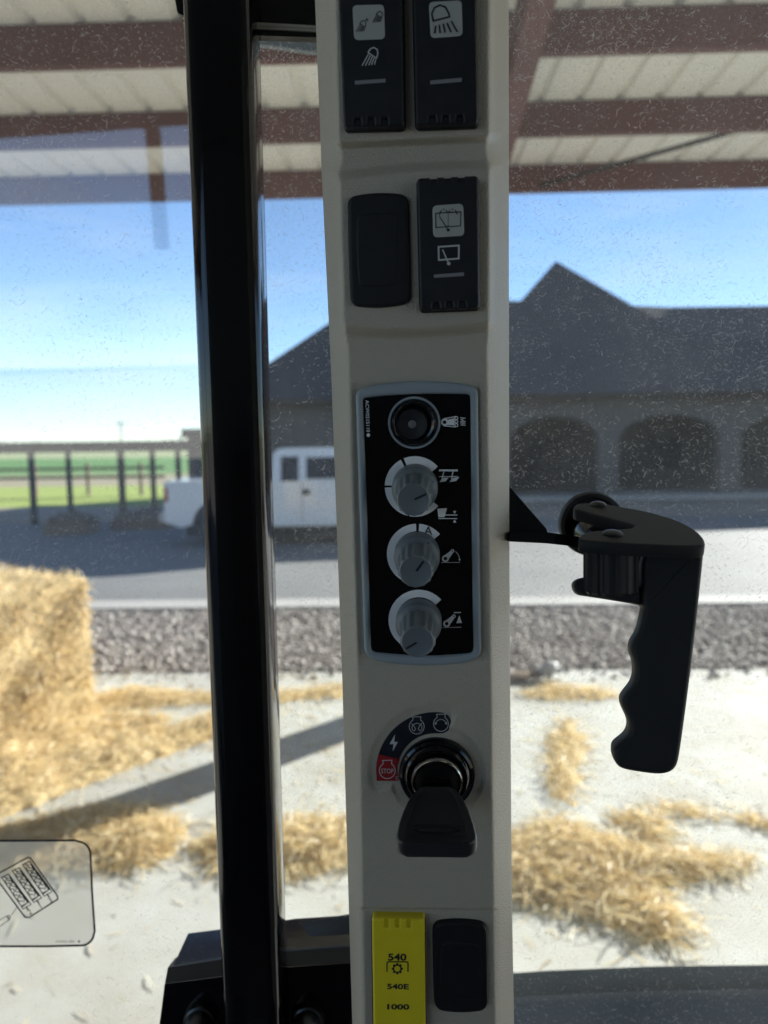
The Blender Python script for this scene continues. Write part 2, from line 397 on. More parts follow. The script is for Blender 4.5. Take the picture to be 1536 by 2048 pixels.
V += np.stack([cx, cy, rng.uniform(.0, .025, n)], -1)[:, None]
Fi = (IF[None] + (np.arange(n) * len(IV))[:, None, None]).reshape(-1, 3)
bulk('gravel', V.reshape(-1, 3), Fi, [m_st1, m_st2, m_st3], np.repeat(rng.choice(3, n, p=[.5, .25, .25]), len(IF)), kind='stuff',
     label='strip of mixed grey landscape gravel between the concrete pad and the road', category='gravel')

# far trees along the horizon
bV, bF = [], []; n = 5200
tx = rng.uniform(-520, 420, n); ty = rng.uniform(600, 760, n)
hts = 3.5 + 3.0 * np.sin(tx * .031) + 2.2 * np.sin(tx * .11 + 1); hts = np.clip(hts, .8, None)
tz = rng.uniform(0, 1, n) * hts
c = np.stack([tx, ty, tz], -1); sv = rng.uniform(1.2, 2.6, n)
q = rng.normal(size=(n, 2, 3)); q /= np.linalg.norm(q, axis=2, keepdims=True); q *= sv[:, None, None]
V = np.stack([c - q[:, 0], c - q[:, 1], c + q[:, 0], c + q[:, 1]], 1).reshape(-1, 3)
bulk('distant_trees', V, np.arange(n * 4).reshape(n, 4), m_tree, kind='stuff', label='hazy low tree belt along the far horizon beyond the fields', category='trees')

# ------------------------------------------------------------------ open shed roof over the tractor
shed = thing('open_shed', 'open steel shed with cream ribbed roof sheets on red oxide purlins overhead', 'shed', S(1.0, 6.9, 0))
ZB = 4.42; XL, XR, YB = -13.5, 14.0, -7.0
# trapezoid ribbed sheets, each a panel of its own
pitch_r = .285; per = 4
def sheet_panel(x0, nrib):
    prof = []
    for k in range(nrib):
        x = x0 + k * pitch_r
        prof += [(x, 0), (x + pitch_r - .075, 0), (x + pitch_r - .055, .032), (x + pitch_r - .02, .032)]
    prof.append((x0 + nrib * pitch_r, 0)); b = MB()
    A = [S(x, YB, ZB + .232 + z) for x, z in prof]; B = [S(x, 7.32, ZB + .232 + z) for x, z in prof]
    A2 = [p + Vector((0, 0, .003)) for p in A]; B2 = [p + Vector((0, 0, .003)) for p in B]
    n = len(A); vs = A + B + A2 + B2; fs = []
    for i in range(n - 1):
        fs += [(i, i + 1, n + i + 1, n + i), (2 * n + i, 3 * n + i, 3 * n + i + 1, 2 * n + i + 1), (n + i, n + i + 1, 3 * n + i + 1, 3 * n + i)]
    b.add(vs, fs); return b.build('roof_sheet', m_sheet, shed, smooth=0)
x = XL; k = 0
while x < XR - .1:
    sheet_panel(x + .0, per); x += per * pitch_r + .002
for yp in (6.98, 5.72, 4.55, 3.38, 2.2, 1.0, -.2, -1.4, -2.6, -3.8, -5.0, -6.2):
    b = MB(); b.bx(XL, XR, yp, yp + .006, ZB + .003, ZB + .227, T=S)
    b.bx(XL, XR, yp + .006, yp + .075, ZB, ZB + .006, T=S); b.bx(XL, XR, yp + .006, yp + .07, ZB + .224, ZB + .229, T=S)
    b.bx(XL, XR, yp + .069, yp + .075, ZB + .006, ZB + .026, T=S)
    b.build('purlin', m_steel, shed, smooth=0)
def hbeam(x0, y0, x1, y1, z0, z1, w, name):
    d = Vector((x1 - x0, y1 - y0, 0)).normalized(); s_ = Vector((d.y, -d.x, 0)); A = Vector((x0, y0, 0)); L = (Vector((x1, y1, 0)) - A)
    b = MB()
    for za, zb, ww in ((z0, z0 + .014, w), (z0 + .014, z1 - .014, .012), (z1 - .014, z1, w)):
        b.box(A - s_ * ww / 2 + Vector((0, 0, za)), s_ * ww, L, Vector((0, 0, zb - za)))
    return b.build(name, m_steel, shed, smooth=0)
hbeam(.10, -6.8, .955, 6.95, ZB - .25, ZB - .003, .13, 'rafter')
hbeam(-9.6, -6.8, -9.4, 6.95, ZB - .27, ZB - .003, .20, 'rafter'); hbeam(10.2, -6.8, 10.4, 6.95, ZB - .27, ZB - .003, .20, 'rafter')
for cx_, cy_ in ((.925, 6.84), (-9.4, 6.86), (10.4, 6.86), (.12, -6.7), (-9.6, -6.7), (10.2, -6.7)):
    b = MB()
    for xa, xb, ya, yb in ((-.13, .13, -.16, -.144), (-.006, .006, -.144, .144), (-.13, .13, .144, .16)):
        b.bx(cx_ + xa, cx_ + xb, cy_ + ya, cy_ + yb, 0, ZB - .273)
    b.bx(cx_ - .15, cx_ + .15, cy_ - .18, cy_ + .18, 0, .018); b.build('column', m_steel, shed, smooth=0)
b = MB(); b.tube([S(2.6, 5.8, ZB + .05), S(1.25, 7.0, ZB + .05)], .018); b.build('brace_rod', m_under, shed)

# ------------------------------------------------------------------ house beyond the road
HY = 27.6
house = thing('house', 'long low house with dark hipped shingle roof and arched brown stone porch across the road', 'house', (9, HY, 0))
EZ = PY(1150, 792, HY).z                    # eave height
def hx(px, y=HY): return PY(px, 900, y).x
HL, HR = hx(455), 27.0
def slab_poly(pts, name, m_, t=.12):
    b = MB(); b.prism([Vector(p) for p in pts], Vector((0, 0, -t))); return b.build(name, m_, house, smooth=0)
ov = .6
# left hip wing, main ridge, front hip gable
def top(px, py, y): v = PY(px, py, y); return v
pkL = top(742, 590, 31.0); rdR = top(1440, 613, 31.5); pkF = top(1112, 522, 30.6)
ey = HY - ov; xl_ = PY(425, 783, ey).x
b = MB(); e0 = Vector((xl_, ey, EZ)); e1 = Vector((HR + .6, ey, EZ)); e2 = Vector((HR + .6, 36, EZ)); e3 = Vector((xl_, 36, EZ))
r0 = Vector((pkL.x, 31, pkL.z)); r1 = Vector((HR - 6, 31.5, rdR.z))
b.add([e0, e1, e2, e3, r0, r1, Vector((rdR.x - 2.0, 31.5, rdR.z))], [(0, 1, 5, 6, 4), (1, 2, 5), (2, 3, 4, 6, 5), (3, 0, 4), (3, 2, 1, 0)])
b.build('roof', m_shing, house, smooth=0)
# front pyramid hip
b = MB(); gl = Vector((PY(880, 795, ey - .3).x, ey - .3, EZ + .02)); gr = Vector((PY(1560, 788, ey - .3).x, ey - .3, EZ + .02))
b.add([gl, gr, Vector((gr.x, 35, EZ + .02)), Vector((gl.x, 35, EZ + .02)), pkF], [(0, 1, 4), (1, 2, 4), (2, 3, 4), (3, 0, 4), (3, 2, 1, 0)])
b.build('roof', m_shing, house, smooth=0)
b = MB(); b.bx(xl_ - .02, HR + .62, ey - .03, ey - .003, EZ - .2, EZ + .0); b.build('fascia', m_wood, house, smooth=0)
# porch arcade: bays between piers
def bay(xa, xb, pier, arch_h, spring, name='wall'):
    pts = [(xa, 0), (xa, EZ - .05), (xb, EZ - .05), (xb, 0), (xb - pier, 0), (xb - pier, spring)]
    w = (xb - xa - 2 * pier) / 2; cx_ = (xa + xb) / 2
    for i in range(1, 14):
        t = pi * i / 14; pts.append((cx_ + w * cos(t), spring + (arch_h - spring) * sin(t)))
    pts += [(xa + pier, spring), (xa + pier, 0)]
    b = MB(); b.prism([Vector((x, HY, z)) for x, z in pts], Vector((0, .45, 0))); return b.build(name, m_stucco, house, smooth=0)
def hz(py): return PY(1150, py, HY).z
edges = [hx(p) for p in (1000, 1218, 1462, 1720)]
piers = .38
for i in range(3): bay(edges[i] + .002, edges[i + 1] - .002, piers, hz(832), hz(880))
xw = edges[-1]
while xw < HR - 4.5:
    bay(xw + .002, xw + 4.4, piers, hz(832), hz(880)); xw += 4.402
b = MB(); b.bx(HL, edges[0], HY, HY + .45, 0, EZ - .05); b.build('wall', m_stucco, house, smooth=0)
b = MB(); b.bx(HL, HL + .45, HY + .453, 35.4, 0, EZ - .05); b.build('wall', m_stucco, house, smooth=0)
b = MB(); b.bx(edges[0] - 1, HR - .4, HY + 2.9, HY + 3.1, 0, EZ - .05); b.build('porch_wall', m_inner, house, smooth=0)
b = MB(); b.bx(HL + .5, HR, 35, 35.4, 0, EZ - .05); b.build('wall', m_stucco, house, smooth=0)
b = MB(); b.bx(edges[0] - .6, HR, HY - .5, HY + 2.9, -.05, .16); b.build('porch_floor', m_apron, house, smooth=0)
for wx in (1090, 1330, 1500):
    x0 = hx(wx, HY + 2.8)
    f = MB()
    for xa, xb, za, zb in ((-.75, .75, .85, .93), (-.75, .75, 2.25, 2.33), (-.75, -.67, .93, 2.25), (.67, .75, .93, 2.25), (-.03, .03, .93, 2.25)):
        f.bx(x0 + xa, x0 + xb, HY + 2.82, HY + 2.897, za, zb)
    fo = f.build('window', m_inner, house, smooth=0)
    p_ = MB(); p_.bx(x0 - .67, x0 - .03, HY + 2.86, HY + 2.89, .93, 2.25); p_.bx(x0 + .03, x0 + .67, HY + 2.86, HY + 2.89, .93, 2.25); p_.build('pane', m_hglass, fo, smooth=0)
# low dark shed seen left of the post
b = MB(); o0 = PY(366, 858, 30.0); o1 = PY(470, 1000, 30.0)
out = thing('garden_shed', 'small dark flat topped shed behind the white pickup bed', 'shed', (o0.x, 30, 0))
b.bx(o0.x + .15, o1.x, 30.0, 33, -.02, o0.z - .35); b.build('wall', m_wood2, out, smooth=0)
b = MB(); b.bx(o0.x, o1.x + .2, 29.7, 33.3, o0.z - .347, o0.z); b.build('roof', m_wood, out, smooth=0)
b = MB(); b.bx(o0.x + .5, o0.x + 1.3, 29.95, 29.997, .0, 1.75); b.build('door', m_wood, out, smooth=0)

# ------------------------------------------------------------------ timber shelter and fence at the left
PYY = 21.5
sh = thing('timber_shelter', 'low open timber shelter on square posts with flat roof at far left', 'shelter', (-9, PYY, 0))
def sx(px, y): return PY(px, 950, y).x
zt = PY(180, 884, PYY).z; zb_ = PY(180, 904, PYY).z
b = MB(); b.bx(-19, sx(412, PYY), PYY - .06, PYY + .06, zb_, zt - .06); b.build('beam', m_wood, sh, smooth=0)
b = MB(); b.bx(-19, sx(400, PYY + 3), PYY + 2.94, PYY + 3.06, zb_, zt - .06); b.build('beam', m_wood, sh, smooth=0)
for k in range(28):
    xx = -18.9 + k * .49
    if xx > sx(405, PYY): break
    b = MB(); b.bx(xx, xx + .07, PYY - .5, PYY + 3.5, zt - .057, zt + .01); b.build('slat', m_wood, sh, smooth=0)
for px_, yy, w, mm in ((64, PYY, .15, m_wood), (243, PYY, .17, m_wood2), (138, PYY + 3, .14, m_wood), (306, PYY + 3, .15, m_wood2), (357, PYY, .13, m_wood), (-90, PYY, .15, m_wood)):
    x0 = sx(px_, yy); b = MB(); b.bx(x0 - w / 2, x0 + w / 2, yy - .057 - .003, yy + .057, -.02, zb_ - .003); b.build('post', mm, sh, smooth=0)
fe = thing('rail_fence', 'weathered wooden rail fence along the dirt track beyond the shelter', 'fence', (-14, 34, 0))
for z0 in (.75, 1.15):
    b = MB(); b.bx(-26, sx(330, 34), 34, 34.05, z0, z0 + .13); b.build('rail', m_wood2, fe, smooth=0)
for k in range(8):
    xx = -25.5 + 2.4 * k; b = MB(); b.bx(xx, xx + .13, 34.052, 34.18, -.02, 1.45); b.build('post', m_wood2, fe, smooth=0)
pole = MB(); p0 = PY(243, 880, 160); pole.tube([Vector((p0.x, 160, 0)), Vector((p0.x, 160, PY(243, 842, 160).z))], .16, 8)
pole.bx(p0.x - 1.2, p0.x + 1.2, 159.9, 160.1, PY(243, 848, 160).z, PY(243, 846, 160).z)
pole.build('utility_pole', m_wood2, loc=(p0.x, 160, 0), label='thin faraway utility pole rising above the shelter roof line', category='pole')

def lump(name, px0, px1, py_top, y, depth, m_, label, cat, group=None, rough=.12, seed=0):
    r = random.Random(seed); x0, x1 = sx(px0, y), sx(px1, y); zt_ = PY((px0 + px1) / 2, py_top, y).z
    b = MB(); nx, nr = 14, 12; rings = []
    for i in range(nx + 1):
        t = i / nx; xx = x0 + (x1 - x0) * t; e = (1 - abs(2 * t - 1) ** 4) ** .5 if 0 < t < 1 else .05
        ring = []
        for k in range(nr):
            a_ = pi * k / (nr - 1); ring.append(Vector((xx + r.uniform(-.03, .03), y - cos(a_) * depth * (.4 + .6 * e), max(0, sin(a_)) ** .55 * zt_ * (.3 + .7 * e) * (1 + r.uniform(-rough, rough)) - .02)))
        rings.append(ring)
    b.loft(rings, True, True, True); o = b.build(name, m_, loc=((x0 + x1) / 2, y, 0), smooth=60, label=label, category=cat)
    if group: o['group'] = group
    return o
lump('earth_heap', 92, 186, 1028, 19.4, .7, m_dirt, 'low heap of brown earth at the foot of the shelter posts left of the truck', 'heap', seed=1, rough=.25)
lump('earth_heap', 226, 350, 1022, 20.6, .9, m_dirt, 'wide low heap of brown earth just behind the pickup tailgate', 'heap', seed=2, rough=.25)

# ------------------------------------------------------------------ white pickup
TY = 16.3
truck = thing('pickup_truck', 'white crew cab pickup truck parked side on across the road', 'truck', (-2, TY, 0))
tx0 = PY(328, 1000, TY).x
def tl(px): return PY(px, 980, TY).x
zr = PY(600, 896, TY).z; zbelt = PY(600, 962, TY).z; zbed = PY(380, 962, TY).z; zsill = PY(600, 1052, TY).z
cb = tl(541); W = 2.0
def side_prism(pts, y0, y1, name, m_, par=truck, inset=0, **kw):
    b = MB(); b.prism([Vector((x, y0, z)) for x, z in pts], Vector((0, y1 - y0, 0))); return b.build(name, m_, par, smooth=30, **kw)
def archcut(cx_, r, z, n=9): return [(cx_ + r * cos(pi - pi * i / n), z + r * sin(pi - pi * i / n)) for i in range(n + 1)]
wr = .43; w1 = tx0 + 1.10; w2 = w1 + 3.85
# bed
side_prism([(tx0, zsill + .12), (tx0, zbed - .04), (tx0 + .05, zbed), (cb - .03, zbed), (cb - .03, zsill)] + archcut(w1, .5, wr + .04)[::-1] + [(tx0 + .35, zsill)], TY, TY + W, 'bed', m_car)
# cab lower + hood
nose = cb + 4.15
body = side_prism([(cb, zsill), (cb, zbelt), (cb + 2.3, zbelt), (cb + 2.75, zbelt - .05), (nose - .12, zbelt - .16), (nose, zbelt - .35), (nose, zsill + .02)] + archcut(w2, .5, wr + .04)[::-1] + [(w2 - .7, zsill)], TY, TY + W, 'body', m_car)
# greenhouse, tapering inwards
b = MB(); prof = [(cb + .02, zbelt + .002), (cb + .05, zr - .12), (cb + .16, zr - .02), (cb + .3, zr), (cb + 1.75, zr), (cb + 2.0, zr - .07), (cb + 2.72, zbelt + .002)]
b.loft([[Vector((x, TY + .02 + .17 * (z - zbelt) / (zr - zbelt), z)) for x, z in prof], [Vector((x, TY + W - .02 - .17 * (z - zbelt) / (zr - zbelt), z)) for x, z in prof]], True, True)
b.build('cab_roof', m_car, truck, smooth=30)
def gy_(z): return TY + .02 + .17 * (z - zbelt) / (zr - zbelt) - .012
def wquad(x0, x1, z0, z1, slant=0):
    b = MB(); r = [Vector((x0, gy_(z0), z0)), Vector((x1, gy_(z0), z0)), Vector((x1 - slant, gy_(z1), z1)), Vector((x0, gy_(z1), z1))]
    b.prism(r, Vector((0, .03, 0))); b.build('side_window', m_cglass, truck, smooth=0)
zw0, zw1 = PY(600, 960, TY).z, PY(600, 915, TY).z
wquad(tl(562), tl(597), zw0 - .02, zw1 + .02); wquad(tl(613), tl(700), zw0 + .02, zw1, .12); wquad(tl(706), tl(735), zw0 + .02, zw1 - .05, .15)
for px_ in (604, 703):
    b = MB(); b.bx(tl(px_) - .006, tl(px_) + .006, TY - .003, TY - .0005, zsill + .1, zbelt - .02); b.build('door_seam', m_under, truck, smooth=0)
for px_ in (610, 714):
    b = MB(); b.bx(tl(px_) - .05, tl(px_) + .10, TY - .05, TY - .001, PY(600, 989, TY).z, PY(600, 979, TY).z); b.build('door_handle', m_under, truck, smooth=0)
b = MB(); b.bx(tx0 + .002, tx0 + .09, TY - .006, TY + .14, PY(330, 1004, TY).z, PY(330, 975, TY).z); b.build('tail_light', m_tail, truck, smooth=0)
b = MB(); b.bx(tx0 - .14, tx0 - .002, TY + .05, TY + W - .05, zsill + .12, zsill + .32); b.build('bumper', m_rim, truck, smooth=0)
b = MB(); b.bx(nose + .002, nose + .14, TY + .02, TY + W - .02, zsill + .0, zsill + .28); b.build('bumper', m_rim, truck, smooth=0)
b = MB(); b.bx(tx0 + .4, nose - .4, TY + .25, TY + W - .25, zsill - .22, zsill - .003); b.build('chassis', m_under, truck, smooth=0)
b = MB(); b.bx(nose - .06, nose + .01, TY + .1, TY + .45, zbelt - .38, zbelt - .2); b.build('headlight', m_rim, truck, smooth=0)
for wx in (w1, w2):
    for yy in (TY + .02, TY + W - .27):
        fr_ = Frame(Vector((wx, yy, wr)), Vector((1, 0, 0)), Vector((0, 0, -1)), Vector((0, -1, 0)))
        b = MB(); b.lathe(fr_, [(.22, -.25), (.36, -.25), (wr, -.20), (wr, -.04), (.36, .0), (.24, .0)], 32, cap1=True); wo_ = b.build('wheel', m_tyre, truck)
        b = MB(); b.lathe(fr_, [(.235, .002), (.22, -.0 + .012), (.16, .005), (.08, .02), (.05, .045)], 28, cap1=True); b.build('rim', m_rim, wo_)

# ------------------------------------------------------------------ straw bale and loose straw
def straw_mix(n): return rng.choice(3, n, p=[.45, .35, .20])
bc = G(186, 1425); ang = radians(63)
ex = Vector((-cos(ang), -sin(ang), 0)); ey_ = Vector((-sin(ang), cos(ang), 0))      # along visible face, and away from it
BH, BL, BD = 1.13, 1.5, 1.1
bale = thing('straw_bale', 'big square golden straw bale with frayed edges standing on the concrete at left', 'bale', bc + ex * .7)
b = MB(); nx, nz_ = 16, 12
def bal(u, w, z):
    r = .05; n_ = .010 * sin(u * 9 + z * 5) + .012 * sin(z * 14 + w * 7)
    return bc + ex * (u * BL) + ey_ * (w * BD) + Vector((0, 0, z * BH)) + (-ey_) * n_ * (w < .5) + Vector((0, 0, .02 * sin(u * 17)))
rings = []
for i in range(nx + 1):
    u = i / nx
    rings.append([bal(u, 0, k / nz_) for k in range(nz_ + 1)] + [bal(u, k / 8, 1) for k in range(1, 9)] + [bal(u, 1, 1 - k / 4) for k in range(1, 5)])
b.loft(rings, True, True); b.build('bale_core', m_strawb, bale, smooth=60)
n = 16000
fu, fz = rng.uniform(0, 1, n), rng.uniform(0, 1, n); face = rng.choice(3, n, p=[.62, .2, .18])
EX, EY, Z = np.array(ex), np.array(ey_), np.array([0, 0, 1.])
base = np.array(bc)[None] + EX * (np.where(face == 2, 0, fu) * BL)[:, None] + EY * (np.where(face == 0, 0, fu if False else rng.uniform(0, 1, n)) * BD)[:, None] + Z * (np.where(face == 1, 1, fz) * BH)[:, None]
nrm = np.where((face == 0)[:, None], -EY, np.where((face == 1)[:, None], Z, -EX))
base = base - nrm * .03 + np.array(EY) * 0
base += nrm * (.012 * np.sin(fu * 14 + fz * 9) + .012)[:, None]
d = rng.normal(size=(n, 3)) * np.array([.65, .65, 1.5]) + nrm * .35
V, Fq = strand_arrays(base, d, rng.uniform(.04, .12, n), rng.uniform(.004, .009, n), .12)
bulk('loose_strands', V, Fq, [m_straw, m_straw2, m_straw3], np.repeat(straw_mix(n), 2), parent=bale, kind='stuff')

def inside(poly, x, y):
    c = np.zeros(len(x), bool); j = len(poly) - 1
    for i in range(len(poly)):
        xi, yi = poly[i]; xj, yj = poly[j]
        c ^= ((yi > y) != (yj > y)) & (x < (xj - xi) * (y - yi) / (yj - yi + 1e-12) + xi); j = i
    return c
def pdist(poly, x, y):
    d = np.full(len(x), 1e9)
    for i in range(len(poly)):
        a, b_ = np.array(poly[i - 1]), np.array(poly[i]); ab = b_ - a
        t = np.clip(((x - a[0]) * ab[0] + (y - a[1]) * ab[1]) / (ab @ ab + 1e-12), 0, 1)
        d = np.minimum(d, np.hypot(x - a[0] - t * ab[0], y - a[1] - t * ab[1]))
    return d
def hn(x, y, s=0): return .5 + .25 * np.sin(x * 7.3 + s + 2 * np.sin(y * 5.1)) + .25 * np.sin(y * 9.1 - s + 1.7 * np.sin(x * 11.7))
def pile(label, px, hgt, n, seed, grid=.035, fringe=.09):
    hgt *= .5; n = int(n * 1.3)
    g = [G(*p) for p in px]; poly = [(p.x, p.y) for p in g]
    P_ = np.array(poly); x0, y0 = P_.min(0) - .05; x1, y1 = P_.max(0) + .05
    X, Y = np.meshgrid(np.arange(x0, x1, grid), np.arange(y0, y1, grid)); xs_, ys_ = X.ravel(), Y.ravel()
    jit = .06 * np.sin(xs_ * 31 + seed) * np.sin(ys_ * 27)
    din = pdist(poly, xs_, ys_) * np.where(inside(poly, xs_, ys_), 1, -1) + jit
    z = hgt * np.clip(din / .22, 0, 1) ** .7 * (.35 + .9 * hn(xs_, ys_, seed)) + rng.uniform(0, .012, len(xs_)) - .006
    nx_, ny_ = X.shape[1], X.shape[0]; idx = np.arange(len(xs_)).reshape(ny_, nx_)
    Fq = np.stack([idx[:-1, :-1], idx[:-1, 1:], idx[1:, 1:], idx[1:, :-1]], -1).reshape(-1, 4)
    keep = (din[Fq] > 0).any(1); Fq = Fq[keep]
    Vm = np.stack([xs_, ys_, np.where(din > 0, np.maximum(z, .003), -.004)], -1)
    # strands
    m = n * 3; sxx, syy = rng.uniform(x0 - fringe, x1 + fringe, m), rng.uniform(y0 - fringe, y1 + fringe, m)
    ds = pdist(poly, sxx, syy) * np.where(inside(poly, sxx, syy), 1, -1) + rng.normal(0, fringe * .5, m)
    ok = ds > 0; sxx, syy, ds = sxx[ok][:n], syy[ok][:n], ds[ok][:n]; k = len(sxx)
    dd = pdist(poly, sxx, syy) * np.where(inside(poly, sxx, syy), 1, -1)
    zz = hgt * np.clip(dd / .22, 0, 1) ** .7 * (.35 + .9 * hn(sxx, syy, seed)) + rng.uniform(.002, .03, k)
    dr = rng.normal(size=(k, 3)) * np.array([1, 1, .22]); dr[:, 2] = np.abs(dr[:, 2])
    V, F2 = strand_arrays(np.stack([sxx, syy, zz], -1), dr, rng.uniform(.05, .18, k), rng.uniform(.003, .006, k), .3)
    V[:, 2] = np.maximum(V[:, 2], .003)
    nV = len(Vm); Fa = np.concatenate([Fq, F2 + nV]); mi = np.concatenate([np.full(len(Fq), 3), np.repeat(straw_mix(k), 2)])
    c = P_.mean(0)
    o = bulk('straw_pile', np.concatenate([Vm, V]), Fa, [m_straw, m_straw2, m_straw3, m_strawb], mi, loc=(c[0], c[1], 0), smooth=True,
             label=label, category='straw pile', group='loose straw on the concrete pad')
    return o
pile('deep drift of loose straw around the foot of the big bale', [(-160, 1660), (0, 1640), (140, 1580), (330, 1510), (470, 1465), (540, 1430), (450, 1420), (350, 1455), (250, 1480), (200, 1420), (150, 1390), (-160, 1400)], .12, 4200, 1)
pile('thin veil of pale straw right of the big bale foot', [(190, 1422), (330, 1432), (345, 1450), (270, 1490), (190, 1520), (160, 1470)], .008, 900, 12)
pile('thin line of straw lying along the gravel edge beside the bale', [(180, 1410), (250, 1418), (400, 1408), (560, 1404), (700, 1392), (700, 1372), (560, 1386), (380, 1388), (270, 1375), (180, 1392)], .05, 1500, 2)
pile('golden straw patch right above the window sticker', [(-120, 1740), (120, 1735), (260, 1738), (330, 1715), (365, 1660), (300, 1625), (200, 1615), (90, 1640), (-120, 1690)], .08, 3000, 3)
pile('straw patch crossing behind the black post', [(395, 1690), (450, 1740), (560, 1752), (700, 1732), (760, 1700), (740, 1640), (600, 1645), (470, 1660)], .07, 2400, 4)
pile('largest straw heap, spreading right of the console in ridges', [(960, 1690), (1040, 1680), (1110, 1645), (1180, 1672), (1290, 1700), (1400, 1712), (1505, 1722), (1470, 1742), (1380, 1752), (1320, 1765), (1310, 1800), (1368, 1842), (1345, 1880), (1300, 1876), (1200, 1835), (1100, 1808), (960, 1768)], .10, 4600, 5)
pile('narrow sliver of straw by the gravel edge right of the console', [(1036, 1390), (1100, 1402), (1200, 1400), (1245, 1390), (1190, 1378), (1100, 1372)], .035, 500, 6)
pile('upright streak of straw left of the handle grip end', [(1100, 1470), (1105, 1540), (1110, 1590), (1130, 1612), (1150, 1590), (1160, 1530), (1172, 1480), (1140, 1440)], .06, 900, 7)
pile('small straw scatter below the handle grip', [(1235, 1640), (1260, 1670), (1300, 1690), (1335, 1665), (1320, 1640), (1280, 1625)], .03, 500, 8)
pile('faint straw trail at the right edge of the concrete', [(1300, 1618), (1360, 1630), (1440, 1634), (1430, 1624), (1340, 1610)], .012, 260, 9)
pile('few straws scattered furthest right on the concrete', [(1460, 1628), (1490, 1645), (1560, 1665), (1570, 1645), (1500, 1630)], .012, 260, 10)
# thin litter of stray stems over the pad
n = 2600; lx, ly = rng.uniform(-3.2, 3.6, n), rng.uniform(2.4, 6.95, n)
lx[:1400] = rng.normal(-.9, 1.1, 1400); ly[:1400] = rng.normal(5.6, .8, 1400); ly = np.minimum(ly, 7.0)
d = rng.normal(size=(n, 3)); d[:, 2] = 0.02
V, Fq = strand_arrays(np.stack([lx, ly, np.full(n, .005)], -1), d, rng.uniform(.02, .12, n), rng.uniform(.003, .006, n), 0); V[:, 2] = np.maximum(V[:, 2], .004)
bulk('straw_litter', V, Fq, [m_straw, m_straw2, m_straw3], np.repeat(straw_mix(n), 2), kind='stuff', label='stray straw stems scattered thinly over the concrete pad', category='straw')
# scraps at the gravel edge
b = MB(); c0 = G(1098, 1356)
rings = []
for k in range(9):
    t = k / 8; rr = .11 * sin(pi * min(max(t, .05), .97)) ; rings.append([c0 + Vector((rr * cos(a_) * (1 + .4 * sin(5 * a_ + k)), rr * sin(a_) * .7, .13 * t + .02 * sin(3 * a_ + 2 * k) + .02)) for a_ in [2 * pi * j / 12 for j in range(12)]])
b.loft(rings, True, True); b.build('plastic_scrap', m_bag, loc=c0, smooth=20, label='crumpled white plastic scrap lying at the gravel edge', category='litter')
b = MB(); c0 = G(1048, 1360); rings = []
for k in range(7):
    t = k / 6; rr = .16 * sin(pi * min(max(t, .06), .95)); rings.append([c0 + Vector((rr * cos(a_) * (1.2 + .3 * sin(3 * a_ + k)), rr * sin(a_) * .7, .07 * t + .01)) for a_ in [2 * pi * j / 10 for j in range(10)]])
b.loft(rings, True, True); b.build('dirt_clod', m_dirt, loc=c0, smooth=20, label='dark dirt clod on the pad edge next to the white scrap', category='clod')

# ================================================================== TRACTOR CAB
# ------------------------------------------------------------------ glazing
GF = Frame(CF.o - CF.n * .115, CF.u, CF.v, CF.n)
def fibres(par, px0, px1, py0, py1, n, seed):
    r = np.random.default_rng(seed)
    V = []; k = 5
    pxs, pys = r.uniform(px0, px1, n * 3), r.uniform(py0, py1, n * 3)
    dens = .5 + .25 * np.sin(pxs * .011 + 2.1 * np.sin(pys * .006)) + .25 * np.sin(pys * .013 - 1.7 * np.sin(pxs * .009 + 1)) + .2 * np.sin(pxs * .05 + 1.5 * np.sin(pys * .043))
    ok = r.random(n * 3) < np.clip(.12 + dens * .75, .05, 1); pxs, pys = pxs[ok][:n], pys[ok][:n]; n = len(pxs)
    h = -.0052 if False else .0006
    L = r.gamma(2.0, .00032, n) + .0003; big = r.random(n) < .24; L[big] = r.gamma(2.0, .0009, big.sum()) + .0007; L[r.random(n) < .012] *= 2.2
    w = r.uniform(.00009, .00020, n) + big * .00006; an = r.normal(.15, .75, n) + pi * (r.random(n) < .12) * .5; cv = r.normal(0, 1.0, n)
    u, v, nn, o = (np.array(x) for x in (GF.u, GF.v, GF.n, GF.o))
    ab = np.array([GF.ab(x, y, .0) for x, y in zip(pxs, pys)])
    t = np.linspace(-.5, .5, k)[None]
    aa = an[:, None] + cv[:, None] * t * 1.4 + .5 * np.sin(t * 9 + an[:, None] * 7)
    dx, dy = np.cos(aa) * L[:, None] / k, -np.sin(aa) * L[:, None] / k
    cx, cy = ab[:, :1] + np.cumsum(dx, 1), ab[:, 1:] + np.cumsum(dy, 1)
    taper = (1 - (2 * t) ** 2 * .6) * w[:, None] * .5
    nx_, ny_ = np.sin(aa) * taper, np.cos(aa) * taper
    A = np.stack([cx + nx_, cy + ny_], -1); B = np.stack([cx - nx_, cy - ny_], -1)
    hz_ = h + r.uniform(0, .0003, (n, 1))
    def w3(Q): return o + Q[..., :1] * u + Q[..., 1:] * v + hz_[..., None] * nn
    V = np.stack([w3(A), w3(B)], 2).reshape(n, k * 2, 3)
    base = (np.arange(n) * k * 2)[:, None, None]; q = np.array([[2 * i, 2 * i + 1, 2 * i + 3, 2 * i + 2] for i in range(k - 1)])[None]
    return bulk('dust_fibre', V.reshape(-1, 3), (base + q).reshape(-1, 4), m_fib, parent=par, kind='stuff')
